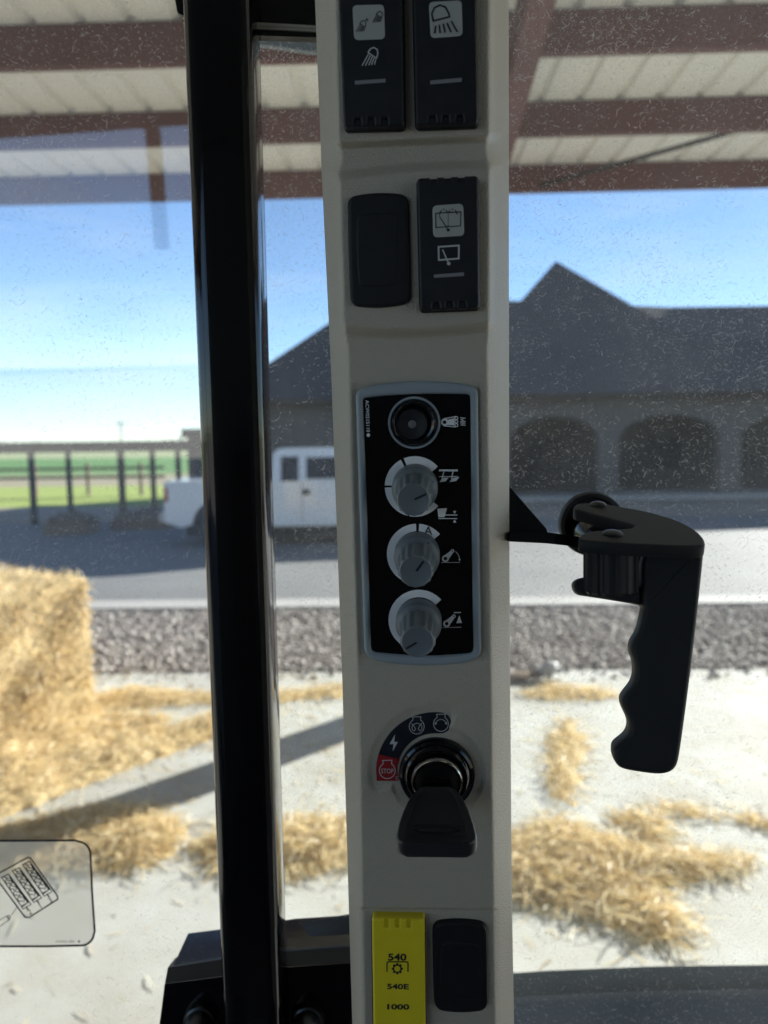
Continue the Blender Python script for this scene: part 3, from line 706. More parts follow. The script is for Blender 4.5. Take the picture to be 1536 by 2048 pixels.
def pane(px0, px1, py0, py1, label, nfib, seed, gm, sl=0, sr=0):
    root = thing('window_pane', label, 'window', GF.hit((px0 + px1) / 2, (py0 + py1) / 2), 'cab window panes')
    b = MB(); c = [GF.ab(px, py) for px, py in ((px0, py0), (px1, py0), (px1 + sr, py1), (px0 + sl, py1))]
    b.loft([[GF.at(x, y, -.005) for x, y in c], [GF.at(x, y, 0) for x, y in c]], True, True)
    b.build('glass', gm, root, smooth=0); fibres(root, px0, px1, py0, py1, nfib, seed)
    return root
paneL = pane(-260, 402, -260, 2300, 'dusty left cab window pane, left of the glossy black post', 20000, 3, m_glassL, sr=92)
paneR = pane(450, 1800, -260, 2300, 'wide dusty cab window pane behind the control console and handle', 60000, 4, m_glass, sl=92)

# sticker on the left pane
st = thing('window_sticker', 'clear black outlined sticker with lever diagram low on the left window', 'sticker', GF.hit(60, 1780, .0012))
m_film = bpy.data.materials.new('frosted_film'); m_film.use_nodes = True; _t = m_film.node_tree; _t.nodes.clear()
_o = _t.nodes.new('ShaderNodeOutputMaterial'); _tr = _t.nodes.new('ShaderNodeBsdfTransparent'); _tr.inputs[0].default_value = (.93, .93, .90, 1)
_tl = _t.nodes.new('ShaderNodeBsdfTranslucent'); _tl.inputs[0].default_value = (.85, .84, .80, 1); _m = _t.nodes.new('ShaderNodeMixShader'); _m.inputs[0].default_value = .42
_t.links.new(_tr.outputs[0], _m.inputs[1]); _t.links.new(_tl.outputs[0], _m.inputs[2]); _t.links.new(_m.outputs[0], _o.inputs[0])
s6 = crop(0, 1600, 3.2)
outl = [(-210, 1682)] + s6((300, 260), (480, 258)) + arc2(155, 1709, 26, 5, 85, 8) + s6((590, 600), (606, 840)) + arc2(162, 1865, 26, 95, 175, 8) + s6((300, 936)) + [(-210, 1893)]
film = Print(GF, .0011); film.poly(outl); film.make('film', m_film, st)
pr = Print(GF, .0013); pr.line(outl, 4.2, True)
card = s6((180, 367), (195, 372), (368, 615), (370, 635), (185, 752), (160, 750), (-25, 500), (-25, 478)); pr.line(card, 2.9, True)
for k, (dx, dy) in enumerate(((0, 0), (68, -42), (135, -82))):
    q = s6((10 + dx, 495 + dy), (55 + dx, 475 + dy), (185 + dx, 650 + dy), (140 + dx, 685 + dy)); pr.line(q, 2.2, True)
    pr.line(s6((62 + dx, 490 + dy), (180 + dx, 655 + dy)), 4.0)
    sq = [(25 + dx + 110 * i / 14 + 11 * sin(i * 1.9), 495 + dy + 160 * i / 14 - 9 * sin(i * 1.9)) for i in range(15)]; pr.line(s6(*sq), 2.0)
    sq = [(50 + dx + 110 * i / 14 - 9 * sin(i * 1.9), 500 + dy + 150 * i / 14 + 7 * sin(i * 1.9)) for i in range(15)]; pr.line(s6(*sq), 1.8)
    pr.line(s6((135 + dx, 680 + dy), (185 + dx, 652 + dy), (198 + dx, 668 + dy), (148 + dx, 698 + dy)), 1.8, True)
    pr.line(s6((165 + dx, 682 + dy), (182 + dx, 705 + dy)), 3.0)
pr.text('2', 190 / 3.2, 1600 + 716 / 3.2, 11, -32, bold=.01); pr.text('1', 256 / 3.2, 1600 + 676 / 3.2, 11, -32, bold=.01); pr.text('3', 322 / 3.2, 1600 + 642 / 3.2, 11, -32, bold=.01)
pr.line(s6((112, 682), (70, 740)), 1.2); pr.line(s6((60, 737), (70, 752), (52, 762), (45, 745)), 1.2, True); pr.line(s6((48, 740), (62, 765), (-20, 820), (-38, 790)), 1.4, True)
pr.text('ACW0011880', 130, 1883, 4.6, width=38); pr.disc(158, 1883, 2.4)
pr.make('diagram', m_inkd, st)

# ------------------------------------------------------------------ black cab post
post = thing('cab_post', 'tall glossy black steel cab post left of the control console', 'post', P(430, 1024, .37))
def zp(py): return .345 + .055 * py / 2048
rings = []
def pl(py): return 377 + 80 * py / 2048
def prr(py): return 510 + 61 * py / 2048
for py in range(-160, 2300, 60):
    z = zp(py); A, B = P(pl(py), py, z + .012), P(prr(py), py, z + .012); w = (B - A).length; x_ = (B - A).normalized(); n_ = (fwd - x_ * fwd.dot(x_)).normalized()
    c0 = (A + B) / 2; r = .0075; hw, hd = w / 2, .017; ring = []
    for sx_, sz_, a0 in ((-1, -1, 180), (1, -1, 270), (1, 1, 0), (-1, 1, 90)):
        for k in range(7):
            a_ = radians(a0 + 15 * k); ring.append(c0 + x_ * (sx_ * (hw - r) + r * cos(a_)) + n_ * (sz_ * (hd - r) + r * sin(a_)))
    rings.append(ring)
b = MB(); b.loft(rings, True, True); b.build('tube', m_paint, post, smooth=50)
for side, off in ((pl, -3.0), (prr, -4.0)):
    b = MB(); b.tube([P(side(py) + off + 2, py, zp(py) + .024) for py in range(-150, 2250, 80)], .0022, 8); b.build('edge_seal', m_seal, post)
frm = thing('cab_header', 'glossy black header rail with pale double seal at the top between post and console', 'rail', P(575, 20, .37))
b = MB(); q = [P(505, -160, .362), P(660, -160, .362), P(660, 51, .362), P(505, 44, .362)]; b.prism(q, fwd * .013); b.build('rail', m_paint, frm, smooth=0)
b = MB(); b.prism([P(514, 44.6, .3617), P(650, 52, .3617), P(650, 57.5, .3617), P(514, 50.5, .3617)], fwd * .004); b.build('seal_strip', m_strip, frm, smooth=0)
b = MB(); b.prism([P(514, 52, .3622), P(650, 59, .3622), P(650, 64, .3622), P(514, 57, .3622)], fwd * .004); b.build('seal_strip', m_strip, frm, smooth=0)
b = MB(); b.prism([P(513, 57.3, .363), P(660, 64.3, .363), P(660, 76, .363), P(513, 71, .363)], fwd * .004); b.build('seal_lip', m_paint, frm, smooth=0)
re_ = thing('roof_edge', 'grey curved cab roof edge hanging just below the header rail outside the glass', 'roof edge', P(575, 90, .5))
b = MB(); b.prism([P(470, 60, .5), P(720, 68, .5), P(720, 112, .5), P(660, 107, .5), P(600, 100, .5), P(540, 91, .5), P(470, 84, .5)], fwd * .004); b.build('visor', m_greyp, re_, smooth=0)
hc = thing('header_corner', 'rounded black header corner with pale seal at top left behind the post', 'frame corner', P(365, 10, .36))
cpts = [(346, -160), (350, 0), (354, 22), (362, 34), (386, 40), (386, -160)]
b = MB(); b.prism([P(x, y, .385) for x, y in cpts], fwd * .004); b.build('corner', m_paint, hc, smooth=0)
b = MB(); A = [(357, 27), (364, 35), (388, 37), (388, 31.5), (364, 30)]; b.prism([P(x, y, .383) for x, y in A], fwd * .0015); b.build('seal_strip', m_strip, hc, smooth=0)
b = MB(); A = [(362, 35), (372, 52), (390, 66), (390, 43), (374, 40)]; b.prism([P(x, y, .388) for x, y in A], fwd * .01); b.build('seal_lip', m_paint, hc, smooth=0)

# bracket at the foot of the post
br = thing('mounting_bracket', 'black cast bracket with two bolt heads at the foot of the post', 'bracket', P(520, 2040, .42))
s8 = crop(280, 1640, 3.2)
face = s8((60, 1800), (125, 1306), (140, 1190), (158, 1050), (560, 1000), (925, 945), (1460, 910), (1500, 1800))
b = MB(); zf = .415
low = [P(x, y, zf) for x, y in face]
b.prism(low, fwd * .05); b.build('plate', m_paint, br, smooth=20)
t1 = s8((160, 1040), (185, 960), (560, 905), (925, 880), (1460, 850)); t0 = s8((160, 1049), (560, 998), (925, 943), (1460, 908))
b = MB()
A = [P(x, y, zf + .001) for x, y in s8((160, 1042), (560, 992), (925, 938), (1460, 902))]; B = [P(x, y, zf + .012) for x, y in s8((178, 945), (560, 885), (925, 840), (1460, 800))]
C_ = [P(x, y, zf + .022) for x, y in s8((192, 925), (560, 868), (925, 822), (1460, 785))]; D_ = [P(x, y, zf + .045) for x, y in s8((228, 880), (560, 790), (925, 675), (1460, 580))]
E_ = [P(x, y + 40, zf + .05) for x, y in s8((228, 880), (560, 790), (925, 675), (1460, 580))]
b.loft([A, B, C_, D_, E_], closed=False); b.build('shoulder', mat('bracket_satin', (.012, .0135, .015), .5, spec=.3, bump=(400, .3, .0004)), br, smooth=30)
for px_, py_ in ((402, 2036), (616, 2036)):
    o = P(px_, py_, zf - .0005); fr_ = Frame(o, right, -up, -fwd); k = zf / F
    b = MB(); b.lathe(fr_, [(33 * k, -.001), (33 * k, .003), (31 * k, .0045), (27 * k, .005), (25 * k, .011), (20 * k, .0135), (15 * k, .0138), (12 * k, .010), (5 * k, .0095)], 40, cap1=True)
    b.build('bolt', m_bolt, br)

# ------------------------------------------------------------------ rest of the cab shell, behind the camera
m_liner = mat('grey_liner', (.13, .14, .145), .8, bump=(300, .3, .0006)); m_fab = mat('seat_fabric', (.06, .05, .042), .9, bump=(500, .4, .0006))
cab = thing('cab_shell', 'grey lined tractor cab shell around the operator, out of view behind the camera', 'cab', (0, -.3, 1.0))
b = MB(); b.bx(-1.65, 1.0, -1.05, .30, 2.80, 2.84); b.build('headliner', m_liner, cab, smooth=0)
b = MB(); b.bx(-1.65, 1.0, -1.05, .75, .96, 1.0); b.build('floor', m_liner, cab, smooth=0)
b = MB(); b.bx(-.62, 1.0, -1.06, -1.02, 1.002, 2.798); b.build('rear_panel', m_liner, cab, smooth=0)
b = MB(); b.bx(-1.65, -.622, -1.06, -1.02, 1.002, 1.35); b.build('rear_panel', m_liner, cab, smooth=0)
b = MB(); b.bx(-.78, -.752, -1.058, -1.03, 2.52, 2.798); b.build('rear_post_stub', m_liner, cab, smooth=0)  # unseen stub of a rear post, added and shortened for its reflection
b = MB(); b.bx(1.002, 1.04, -1.05, .30, 1.002, 1.72); b.build('side_panel', m_liner, cab, smooth=0)
seat = thing('operator_seat', 'dark fabric operator seat standing behind the camera in the cab', 'seat', (-.1, -.7, 1.0))
def cushion(name, x0, x1, y0, y1, z0, z1):
    b = MB(); rings = []
    for k, (i, t) in enumerate(((.06, 0), (.015, .12), (0, .3), (0, .7), (.015, .88), (.06, 1))):
        z = z0 + (z1 - z0) * t; rings.append([Vector((x, y, z)) for x, y in rr_xy(x0 + i, x1 - i, y0 + i * .7, y1 - i * .7, .05)])
    b.loft(rings, True, True); b.build(name, m_fab, seat)
def rr_xy(x0, x1, y0, y1, r):
    return [(cx_ + r * cos(radians(a0 + 15 * k)), cy_ + r * sin(radians(a0 + 15 * k))) for cx_, cy_, a0 in ((x1 - r, y1 - r, 0), (x0 + r, y1 - r, 90), (x0 + r, y0 + r, 180), (x1 - r, y0 + r, 270)) for k in range(7)]
cushion('seat_base', -.36, .16, -.75, -.25, 1.38, 1.52); cushion('backrest', -.34, .14, -.95, -.78, 1.50, 2.15); b = MB(); b.bx(-.25, .05, -.7, -.35, 1.002, 1.378); b.build('pedestal', m_liner, seat, smooth=0)

# ------------------------------------------------------------------ fender outside
fd = thing('fender', 'broad dusty black rear fender outside the window at bottom right', 'fender', P(1300, 2040, .75))
b = MB(); rings = []
tops = [(860, 1962), (940, 1955), (1027, 1946), (1100, 1941), (1200, 1937), (1300, 1933), (1420, 1931), (1536, 1930), (1700, 1931), (1850, 1936)]
for x, y in tops:
    T_ = P(x, y, .74); rings.append([T_ + Vector((0, q_[0], q_[1])) for q_ in ((.25, -.28), (.09, -.095), (.03, -.026), (0, 0), (-.012, -.005), (-.022, -.018), (-.028, -.05), (-.03, -.35))])
b.loft(rings, closed=False); b.build('shell', m_fender, fd, smooth=60)
b = MB(); b.tube([P(x, y + 60, .708) for x, y in tops], .004, 8); b.build('edge_bead', m_fender, fd)

# ------------------------------------------------------------------ control console
con = thing('control_console', 'upright taupe plastic cab pillar console fitted with switches, dials and ignition', 'console', CF.o)
def lerp(t, a, b): return a + (b - a) * t
def sm(a, b, x):
    t = np.clip((x - a) / (b - a), 0, 1); return t * t * (3 - 2 * t)
def xl(py): return np.interp(py, [-200, 0, 360, 760, 1040, 1360, 1760, 2048, 2300], [622, 630, 644, 663, 673, 684.6, 696, 704.5, 712])
def xr(py): return np.interp(py, [-200, 0, 760, 1040, 1380, 1760, 2048, 2300], [1017, 1017.5, 1018, 1018.5, 1020.6, 1023.5, 1028, 1031])
def ign_mask(x, y):
    d1 = np.hypot(x - 874, y - 1546) - 86
    d = np.hypot(x - 870, y - 1543); ang_ = np.degrees(np.arctan2(x - 870, -(y - 1543)))      # from up, clockwise
    q1, q2 = np.abs(d - 97) - 20, np.maximum(ang_ - 10, -ang_ - 99) * 1.6
    sec = np.hypot(np.maximum(q1, 0), np.maximum(q2, 0)) + np.minimum(np.maximum(q1, q2), 0) - 7
    return np.minimum(d1, sec)
def hfield(x, y):
    L0, R0 = xl(y), xr(y)
    bl = np.interp(y, [-200, 0, 640, 700, 900, 1500, 1810, 1820, 2300], [667, 672, 688, 699, 702, 722, 726, 727, 735])
    bl = np.where((y > 282) & (y < 345), bl + 6 * np.sin(np.clip((y - 282) / 63, 0, 1) * pi), bl)
    br_ = np.interp(y, [-200, 0, 640, 700, 1500, 2048, 2300], [978, 978, 977, 973, 983, 990, 992])
    br_ = np.where((y > 265) & (y < 330), br_ - 6 * np.sin(np.clip((y - 265) / 65, 0, 1) * pi), br_)
    tL = np.clip((bl - x) / (bl - L0), 0, 1); tR = np.clip((x - br_) / (R0 - br_), 0, 1)
    h = -.015 * (tL ** 1.35) - .023 * (tR ** 1.15)
    inn = (1 - sm(0, .35, tL)) * (1 - sm(0, .35, tR))
    xm = (x - 830) / 150
    eA = 283 - 7 * xm; podA = 1 - sm(eA - 9, eA + 11, y)
    t0 = 337 - 11 * xm + 7 * xm * xm; t1 = 660 - 4 * xm - 9 * xm * xm
    podB = sm(t0 - 13, t0 + 9, y) * (1 - sm(t1 - 8, t1 + 20, y))
    e5 = 1817 + 1 * xm; podC = sm(e5 - 2, e5 + 3, y)
    h = h + inn * (.0042 * podA + .0042 * podB - .0014 * podC)
    h = h - .0012 * inn * sm(-3, 9, -(ign_mask(x, y) - 10))
    # slight hollow round the dial panel
    dd = np.maximum(np.abs(x - lerp((y - 765) / 570, 833, 846)) - 121, np.maximum(775 - y, y - 1322))
    h = h - .0008 * inn * (1 - sm(1, 9, dd))
    return h
ys_ = np.concatenate([np.arange(-180, 240, 12), np.arange(240, 380, 2.5), np.arange(380, 640, 8), np.arange(640, 700, 3), np.arange(700, 1420, 6), np.arange(1420, 1660, 2.5), np.arange(1660, 1806, 8), np.arange(1806, 1832, 1.5), np.arange(1832, 2270, 12)])
ss = np.concatenate([np.linspace(0, .14, 16), np.linspace(.15, .84, 120), np.linspace(.85, 1, 16)])
V = []; n_ = len(ss) + 2
for y in ys_:
    L0, R0 = xl(y), xr(y); xx = L0 + (R0 - L0) * ss; hh = hfield(xx, np.full_like(xx, y))
    row = [CF.hit(float(a_), float(y), float(h_)) for a_, h_ in zip(xx, hh)]
    row = [row[0] - CF.n * .035] + row + [row[-1] - CF.n * .035]; V.append(row)
b = MB(); b.loft(V, closed=False); body_o = b.build('body', m_trim, con, smooth=0, recalc=False)
body_o.data.polygons.foreach_set('use_smooth', [True] * len(body_o.data.polygons))

# generic raised pad: outline in photo pixels at height h, dropped straight down along the normal
def offset(pts, d):
    n = len(pts); out = []
    area = sum(pts[i - 1][0] * pts[i][1] - pts[i][0] * pts[i - 1][1] for i in range(n)); sg = 1 if area > 0 else -1
    for i in range(n):
        p, a, c = Vector(pts[i]), Vector(pts[i - 1]), Vector(pts[(i + 1) % n])
        e1, e2 = (p - a).normalized(), (c - p).normalized(); n1 = Vector((-e1.y, e1.x)) * sg; n2 = Vector((-e2.y, e2.x)) * sg
        m_ = (n1 + n2); m_ = m_.normalized() if m_.length > 1e-6 else n1
        out.append(tuple(p + m_ * (d / max(m_.dot(n1), .5))))
    return out
def rr(tl_, tr_, br__, bl_, r, bt=0, bb=0, bs=0, nt=(), nb=(), seg=7, nstraight=8):
    """rounded quad in pixels, clockwise from top left; bt/bb/bs bulge of top, bottom, sides; nt/nb notches (x, width, depth)"""
    C4 = [Vector(tl_), Vector(tr_), Vector(br__), Vector(bl_)]; pts = []
    def corner(p, a, c):
        d1, d2 = (a - p).normalized(), (c - p).normalized(); A, B = p + d1 * r, p + d2 * r
        return [tuple(A * (1 - t) ** 2 + p * 2 * t * (1 - t) + B * t * t) for t in [i / seg for i in range(seg + 1)]]
    for i in range(4):
        p, a, c = C4[i], C4[i - 1], C4[(i + 1) % 4]; cs = corner(p, a, c); pts += cs
        e = Vector(cs[-1]); q = c + (p - c).normalized() * r; d = (q - e); nn = Vector((d.y, -d.x)).normalized()
        bul = 0
        if bt or bb or bs:
            for k in range(1, nstraight): t = k / nstraight; v_ = e + d * t + nn * bul * (1 - (2 * t - 1) ** 2); pts.append(tuple(v_))
        notch = {0: nt, 2: nb}.get(i, ())
        for (nx_, w, dep) in (sorted(notch) if i == 0 else sorted(notch, reverse=True)):
            t = (nx_ - e.x) / d.x; c_ = e + d * t; ud = d.normalized()
            for k in range(0, 9):
                a_ = pi * k / 8; s__ = -cos(a_); pts.append(tuple(c_ + ud * (s__ * w / 2) - nn * (dep * min(1, sin(a_) * 1.6))))
    if bt or bb or bs:
        cx_ = sum(p.x for p in C4) / 4; cy_ = sum(p.y for p in C4) / 4; hw = max(abs(p.x - cx_) for p in C4); hh_ = max(abs(p.y - cy_) for p in C4)
        out = []
        for x, y in pts:
            sx_, sy_ = (x - cx_) / hw, (y - cy_) / hh_
            y2 = y + (bb if sy_ > 0 else -bt) * (1 - sx_ * sx_) * abs(sy_) ** 2; x2 = x + (bs if sx_ > 0 else -bs) * (1 - sy_ * sy_) * abs(sx_) ** 2
            out.append((x2, y2))
        pts = out
    return pts
def pad(fr, px, h, layers, name, m_, par, smooth=40, cap=True, **kw):
    """layers: (inset metres, height) from bottom to top"""
    ab = [fr.ab(x, y, h) for x, y in px]; b = MB(); rings = []
    layers = list(layers) + [(layers[-1][0] + .0005, layers[-1][1])]
    for ins, hh in layers: rings.append([fr.at(x, y, hh) for x, y in (offset(ab, ins) if ins else ab)])
    b.loft(rings, False, cap); return b.build(name, m_, par, smooth=smooth, **kw)
s1 = crop(600, 0, 3.339); s2 = crop(600, 320, 3.339)
HP = .0042; RH = HP + .0055                      # pod surface, rocker face
def rocker(px_outline, base_outline, label, m_=m_black):
    ab = [CF.ab(x, y, RH) for x, y in px_outline]; ab0 = [CF.ab(x, y, RH) for x, y in base_outline]
    b = MB()
    b.loft([[CF.at(x, y, hh) for x, y in offset(ab0, i)] for i, hh in ((-.0004, -.002), (-.0004, HP + .0012), (.0, HP + .0016), (.0003, RH - .0012))], False, True)
    b.loft([[CF.at(x, y, hh) for x, y in offset(ab, i)] for i, hh in ((.0002, RH - .0018), (.0, RH - .0009), (.00035, RH - .0002), (.0008, RH))], False, True)
    return b.build('rocker_switch', m_, con, smooth=20, label=label)
def icon_plate(par, pts, r):
    q = rr(*pts, r); return pad(CF, q, RH, ((0, RH - .0003), (0, RH + .00006), (.0002, RH + .00016)), 'icon_window', m_iconp, par)
def notch3(f, xs, y, w, d): return [(f((x, y))[0][0], w / 3.339, d / 3.339) for x in xs]

# rocker A: two work lamps
qa = s1((250, -190), (683, -190), (697, 838), (291, 848))
ra = rocker(rr(*qa, 9, nb=notch3(s1, (385, 475, 565), 842, 46, 52)), rr(*qa, 9), 'black rocker switch with two work lamps in its pale icon window')
icon_plate(ra, s1((350, 36), (561, 30), (568, 262), (362, 269)), 10)
def lamp(p, f, cx, cy, k, w, mi=0, flip=False):
    D = [(-26, -12), (-12, -34), (8, -42), (28, -30), (32, -6), (24, 22)]
    p.line(f(*[(cx + x * k, cy + y * k) for x, y in D]), w, True, mi)
    for (xa, ya, xb, yb) in ((-24, -2, -62, 66), (-12, 6, -42, 66), (0, 12, -22, 64), (10, 20, -6, 62), (20, 28, 12, 60)):
        p.line(f((cx + xa * k, cy + ya * k), (cx + xb * k, cy + yb * k)), w * .9, False, mi)
p = Print(CF, RH, 2.4e-4); lamp(p, s1, 418, 166, .70, 1.7); lamp(p, s1, 528, 104, .70, 1.7)
p.line(s1((434, 134), (458, 128)), 1.6); p.line(s1((444, 120), (450, 144)), 1.6); p.make('lamp_symbol', m_inkd, ra)
p = Print(CF, RH, 8e-5); lamp(p, s1, 484, 364, 1.12, 2.3); p.make('lamp_symbol', m_iconw, ra)
p = Print(CF, RH, 8e-5); p.poly(s1((366, 539), (571, 525), (571, 550), (367, 565))); p.make('indicator_bar', m_bar, ra)
# rocker B: big lamp
qb = s1((750, -190), (1174, -190), (1191, 820), (772, 834))
rb = rocker(rr(*qb, 9, nb=notch3(s1, (885, 975, 1068), 827, 46, 52)), rr(*qb, 9), 'black rocker switch with one large lamp in its pale icon window')
icon_plate(rb, s1((860, 14), (1080, 2), (1086, 240), (873, 256)), 10)
p = Print(CF, RH, 2.4e-4)
p.line(s1((890, 140), (880, 92), (898, 52), (935, 34), (972, 48), (994, 90), (998, 112)), 3.6, True)
for q in (((907, 172), (900, 222)), ((930, 165), (936, 220)), ((956, 158), (970, 218)), ((981, 152), (1010, 216)), ((1010, 140), (1052, 214))): p.line(s1(*q), 3.4)
p.make('lamp_symbol', m_inkd, rb)
p = Print(CF, RH, 8e-5); p.poly(s1((870, 538), (1080, 519), (1080, 546), (870, 564))); p.make('indicator_bar', m_bar, rb)
# rocker D: wiper
qd = s2((780, 120), (1191, 101), (1200, 990), (800, 1006))
rd = rocker(rr(*qd, 9, nt=notch3(s2, (890, 985, 1078), 110, 46, 30), nb=notch3(s2, (910, 1000, 1085), 1010, 46, 46)), rr(*qd, 9), 'black rocker switch with wiper and washer symbols')
icon_plate(rd, s2((884, 305), (1090, 291), (1097, 506), (890, 518)), 10)
p = Print(CF, RH, 2.4e-4); p.line(s2((906, 356), (1074, 346), (1072, 440), (908, 451)), 2.0, True); p.line(s2((932, 378), (990, 466)), 1.85); p.disc(*s2((990, 467))[0], 3.2)
for k in range(5): p.line(s2((990, 358 + 18 * k), (990, 368 + 18 * k)), 1.8)
for q in (((930, 372), (936, 350), (946, 336)), ((954, 329), (966, 330)), ((974, 336), (988, 352)), ((990, 352), (1002, 336)), ((1010, 329), (1024, 328)), ((1034, 334), (1044, 346), (1050, 364))): p.line(s2(*q), 1.9)
p.make('washer_symbol', m_inkd, rd)
p = Print(CF, RH, 8e-5); p.line(s2((925, 580), (1061, 571), (1060, 658), (927, 668)), 3.2, True); p.line(s2((952, 598), (992, 690)), 2.6); p.disc(*s2((993, 691))[0], 3.6); p.make('wiper_symbol', m_iconw, rd)
p = Print(CF, RH, 8e-5); p.poly(s2((893, 765), (1095, 750), (1095, 774), (895, 787))); p.make('indicator_bar', m_bar, rd)
# blanking covers
def blank(f, q, r, bt, bb, iq, ir, ibt, ibb, ibs, label, sc):
    q_ = rr(*f(*q), r, bt=bt, bb=bb, bs=1.0); h = HP + .0022 if f is s2 else .0012
    o = pad(CF, q_, h, ((-.0003, -.002), (0, h - .0012), (.0004, h - .0003), (.0012, h)), 'switch_blank', m_blank, con, label=label)
    i_ = rr(*f(*iq), ir, bt=ibt, bb=ibb, bs=ibs)
    p = Print(CF, h, 3e-5); p.line(i_, 2.2, True); p.make('groove', m_groove, o)
    pad(CF, [(x, y) for x, y in i_], h, ((.0003, h - .0003), (.0003, h + .00012), (.0007, h + .0003)), 'inset', m_blank, o)
blank(s2, ((315, 245), (722, 235), (739, 950), (334, 962)), 17, 8, 8, ((378, 368), (655, 358), (664, 833), (389, 842)), 10, 5, 5, 3, 'blank black switch cover beside the wiper switch', 1)
s6c = crop(680, 1780, 4.042)
# lower pod: yellow rocker and blank
HQ = -.0014; RY = .0034
blank(s6c, ((750, 285), (1188, 292), (1196, 975), (764, 970)), 17, 6, 7, ((822, 432), (1128, 438), (1122, 878), (815, 872)), 9, 3, 3, 3, 'blank black switch cover beside the yellow switch', 1)
q = rr(*s6c((250, 242), (690, 246), (702, 1380), (264, 1380)), 6); hous = pad(CF, q, .002, ((0, -.003), (0, .0015), (.0003, .002)), 'switch_housing', m_groove, con)
qe = s6c((257, 232), (684, 240), (696, 1380), (274, 1380))
o_ = rr(*qe, 6, nt=[(s6c((x, 235))[0][0], 8.5, 17) for x in (375, 465, 557)])
ab = [CF.ab(x, y, RY) for x, y in o_]; ab0 = [CF.ab(x, y, RY) for x, y in rr(*qe, 6)]
b = MB(); b.loft([[CF.at(x, y, hh) for x, y in offset(ab0, i)] for i, hh in ((0, -.002), (0, RY - .0018), (.0004, RY - .0012))], False, True)
b.loft([[CF.at(x, y, hh) for x, y in offset(ab, i)] for i, hh in ((.0001, RY - .0016), (.0, RY - .0009), (.0003, RY - .0003), (.0009, RY))], False, True)
rye = b.build('rocker_switch', m_yel, con, smooth=20, label='yellow rocker switch printed with 540, 540E and 1000')
p = Print(CF, RY, 8e-5)
T = s6c((463, 543))[0]; p.text('540', *T, 14.5, .5, width=37, bold=.03)
T = s6c((468, 781))[0]; p.text('540E', *T, 11.2, .5, width=43.5, bold=.03)
T = s6c((471, 945))[0]; p.text('1000', *T, 11.5, .5, width=44, bold=.03)
p.line(s6c((380, 662), (380, 590), (388, 581), (542, 581), (550, 590), (550, 662)), 2.4)
gc = s6c((463, 637))[0]; teeth = []
for k in range(8):
    for da, r_ in ((-17, 8.6), (-9, 11.4), (9, 11.4), (17, 8.6)): a_ = radians(45 * k + da); teeth.append((gc[0] + r_ * sin(a_), gc[1] - r_ * cos(a_)))
h_ = p.nh(); inner = [(gc[0] + 6 * sin(atan2(x - gc[0], -(y - gc[1]))), gc[1] - 6 * cos(atan2(x - gc[0], -(y - gc[1])))) for x, y in teeth]
nn_ = len(teeth); p.add([CF.hit(x, y, h_) for x, y in teeth + inner], [(i, (i + 1) % nn_, nn_ + (i + 1) % nn_, nn_ + i) for i in range(nn_)])
p.make('print', m_inkd, rye)

# dial panel
s3 = crop(660, 740, 4.267); s4 = crop(660, 1000, 4.267)
outer = s3((218, 235), (222, 205), (242, 178), (280, 152), (400, 122), (560, 102), (740, 92), (920, 97), (1080, 110), (1195, 130), (1232, 145), (1254, 170), (1263, 205)) + s4((1276, 300), (1284, 800), (1291, 1280), (1280, 1325), (1240, 1368), (1150, 1398), (950, 1415), (760, 1419), (560, 1406), (400, 1380), (335, 1348), (302, 1312), (291, 1270), (272, 700), (250, 100))
inner_ = s3((282, 290), (283, 256), (300, 239), (450, 222), (580, 213), (700, 208), (830, 205), (960, 204), (1080, 206), (1165, 208), (1186, 214), (1195, 230), (1197, 280)) + s4((1207, 300), (1215, 800), (1223, 1260), (1218, 1290), (1196, 1305), (1130, 1312), (950, 1325), (760, 1329), (560, 1314), (440, 1304), (385, 1298), (358, 1280), (351, 1250), (330, 600), (318, 100))
HB = .0022
abo = [CF.ab(x, y, HB) for x, y in outer]; abi = [CF.ab(x, y, HB - .0008) for x, y in inner_]
b = MB(); R_ = [[CF.at(x, y, -.002) for x, y in abo], [CF.at(x, y, HB - .0009) for x, y in abo], [CF.at(x, y, HB - .0002) for x, y in offset(abo, .0006)], [CF.at(x, y, HB) for x, y in offset(abo, .0013)],
                [CF.at(x, y, HB) for x, y in offset(abi, -.0011)], [CF.at(x, y, HB - .0003) for x, y in offset(abi, -.0004)], [CF.at(x, y, HB - .0014) for x, y in abi], [CF.at(x, y, -.002) for x, y in abi]]
b.loft(R_, False, False); dp = b.build('dial_panel', m_bezel, con, smooth=50, label='grey framed glossy black dial panel')
HF = .0010
b = MB(); b.loft([[CF.at(x, y, -.001) for x, y in offset(abi, -.0003)], [CF.at(x, y, HF) for x, y in offset(abi, -.0003)]], False, True); b.build('face_film', m_gloss, dp, smooth=0)
p = Print(CF, HF, 1.5e-4)
KN = [(830, 973), (834.2, 1108), (837.5, 1240)]
for (cx_, cy_), segs in zip(KN, ([(130, 191), (194, 268), (272, 332), (338, 409)], [(210, 358), (364, 409)], [(210, 408)])):
    for a0, a1 in segs: p.ring(cx_, cy_, 60.5, 45.5, a0, a1)
p.make('scale_arcs', m_white, dp)
p = Print(CF, HF, 4e-4); p.text('A', *s4((839, 262))[0], 17, 3, bold=.004); p.make('letter', m_inkd, dp)
p = Print(CF, HF, 1.5e-4)
p.text('ACW0215110', *s3((321, 393))[0], 7.2, 88, width=64, bold=.008); p.disc(*s3((327, 556))[0], 3.6)
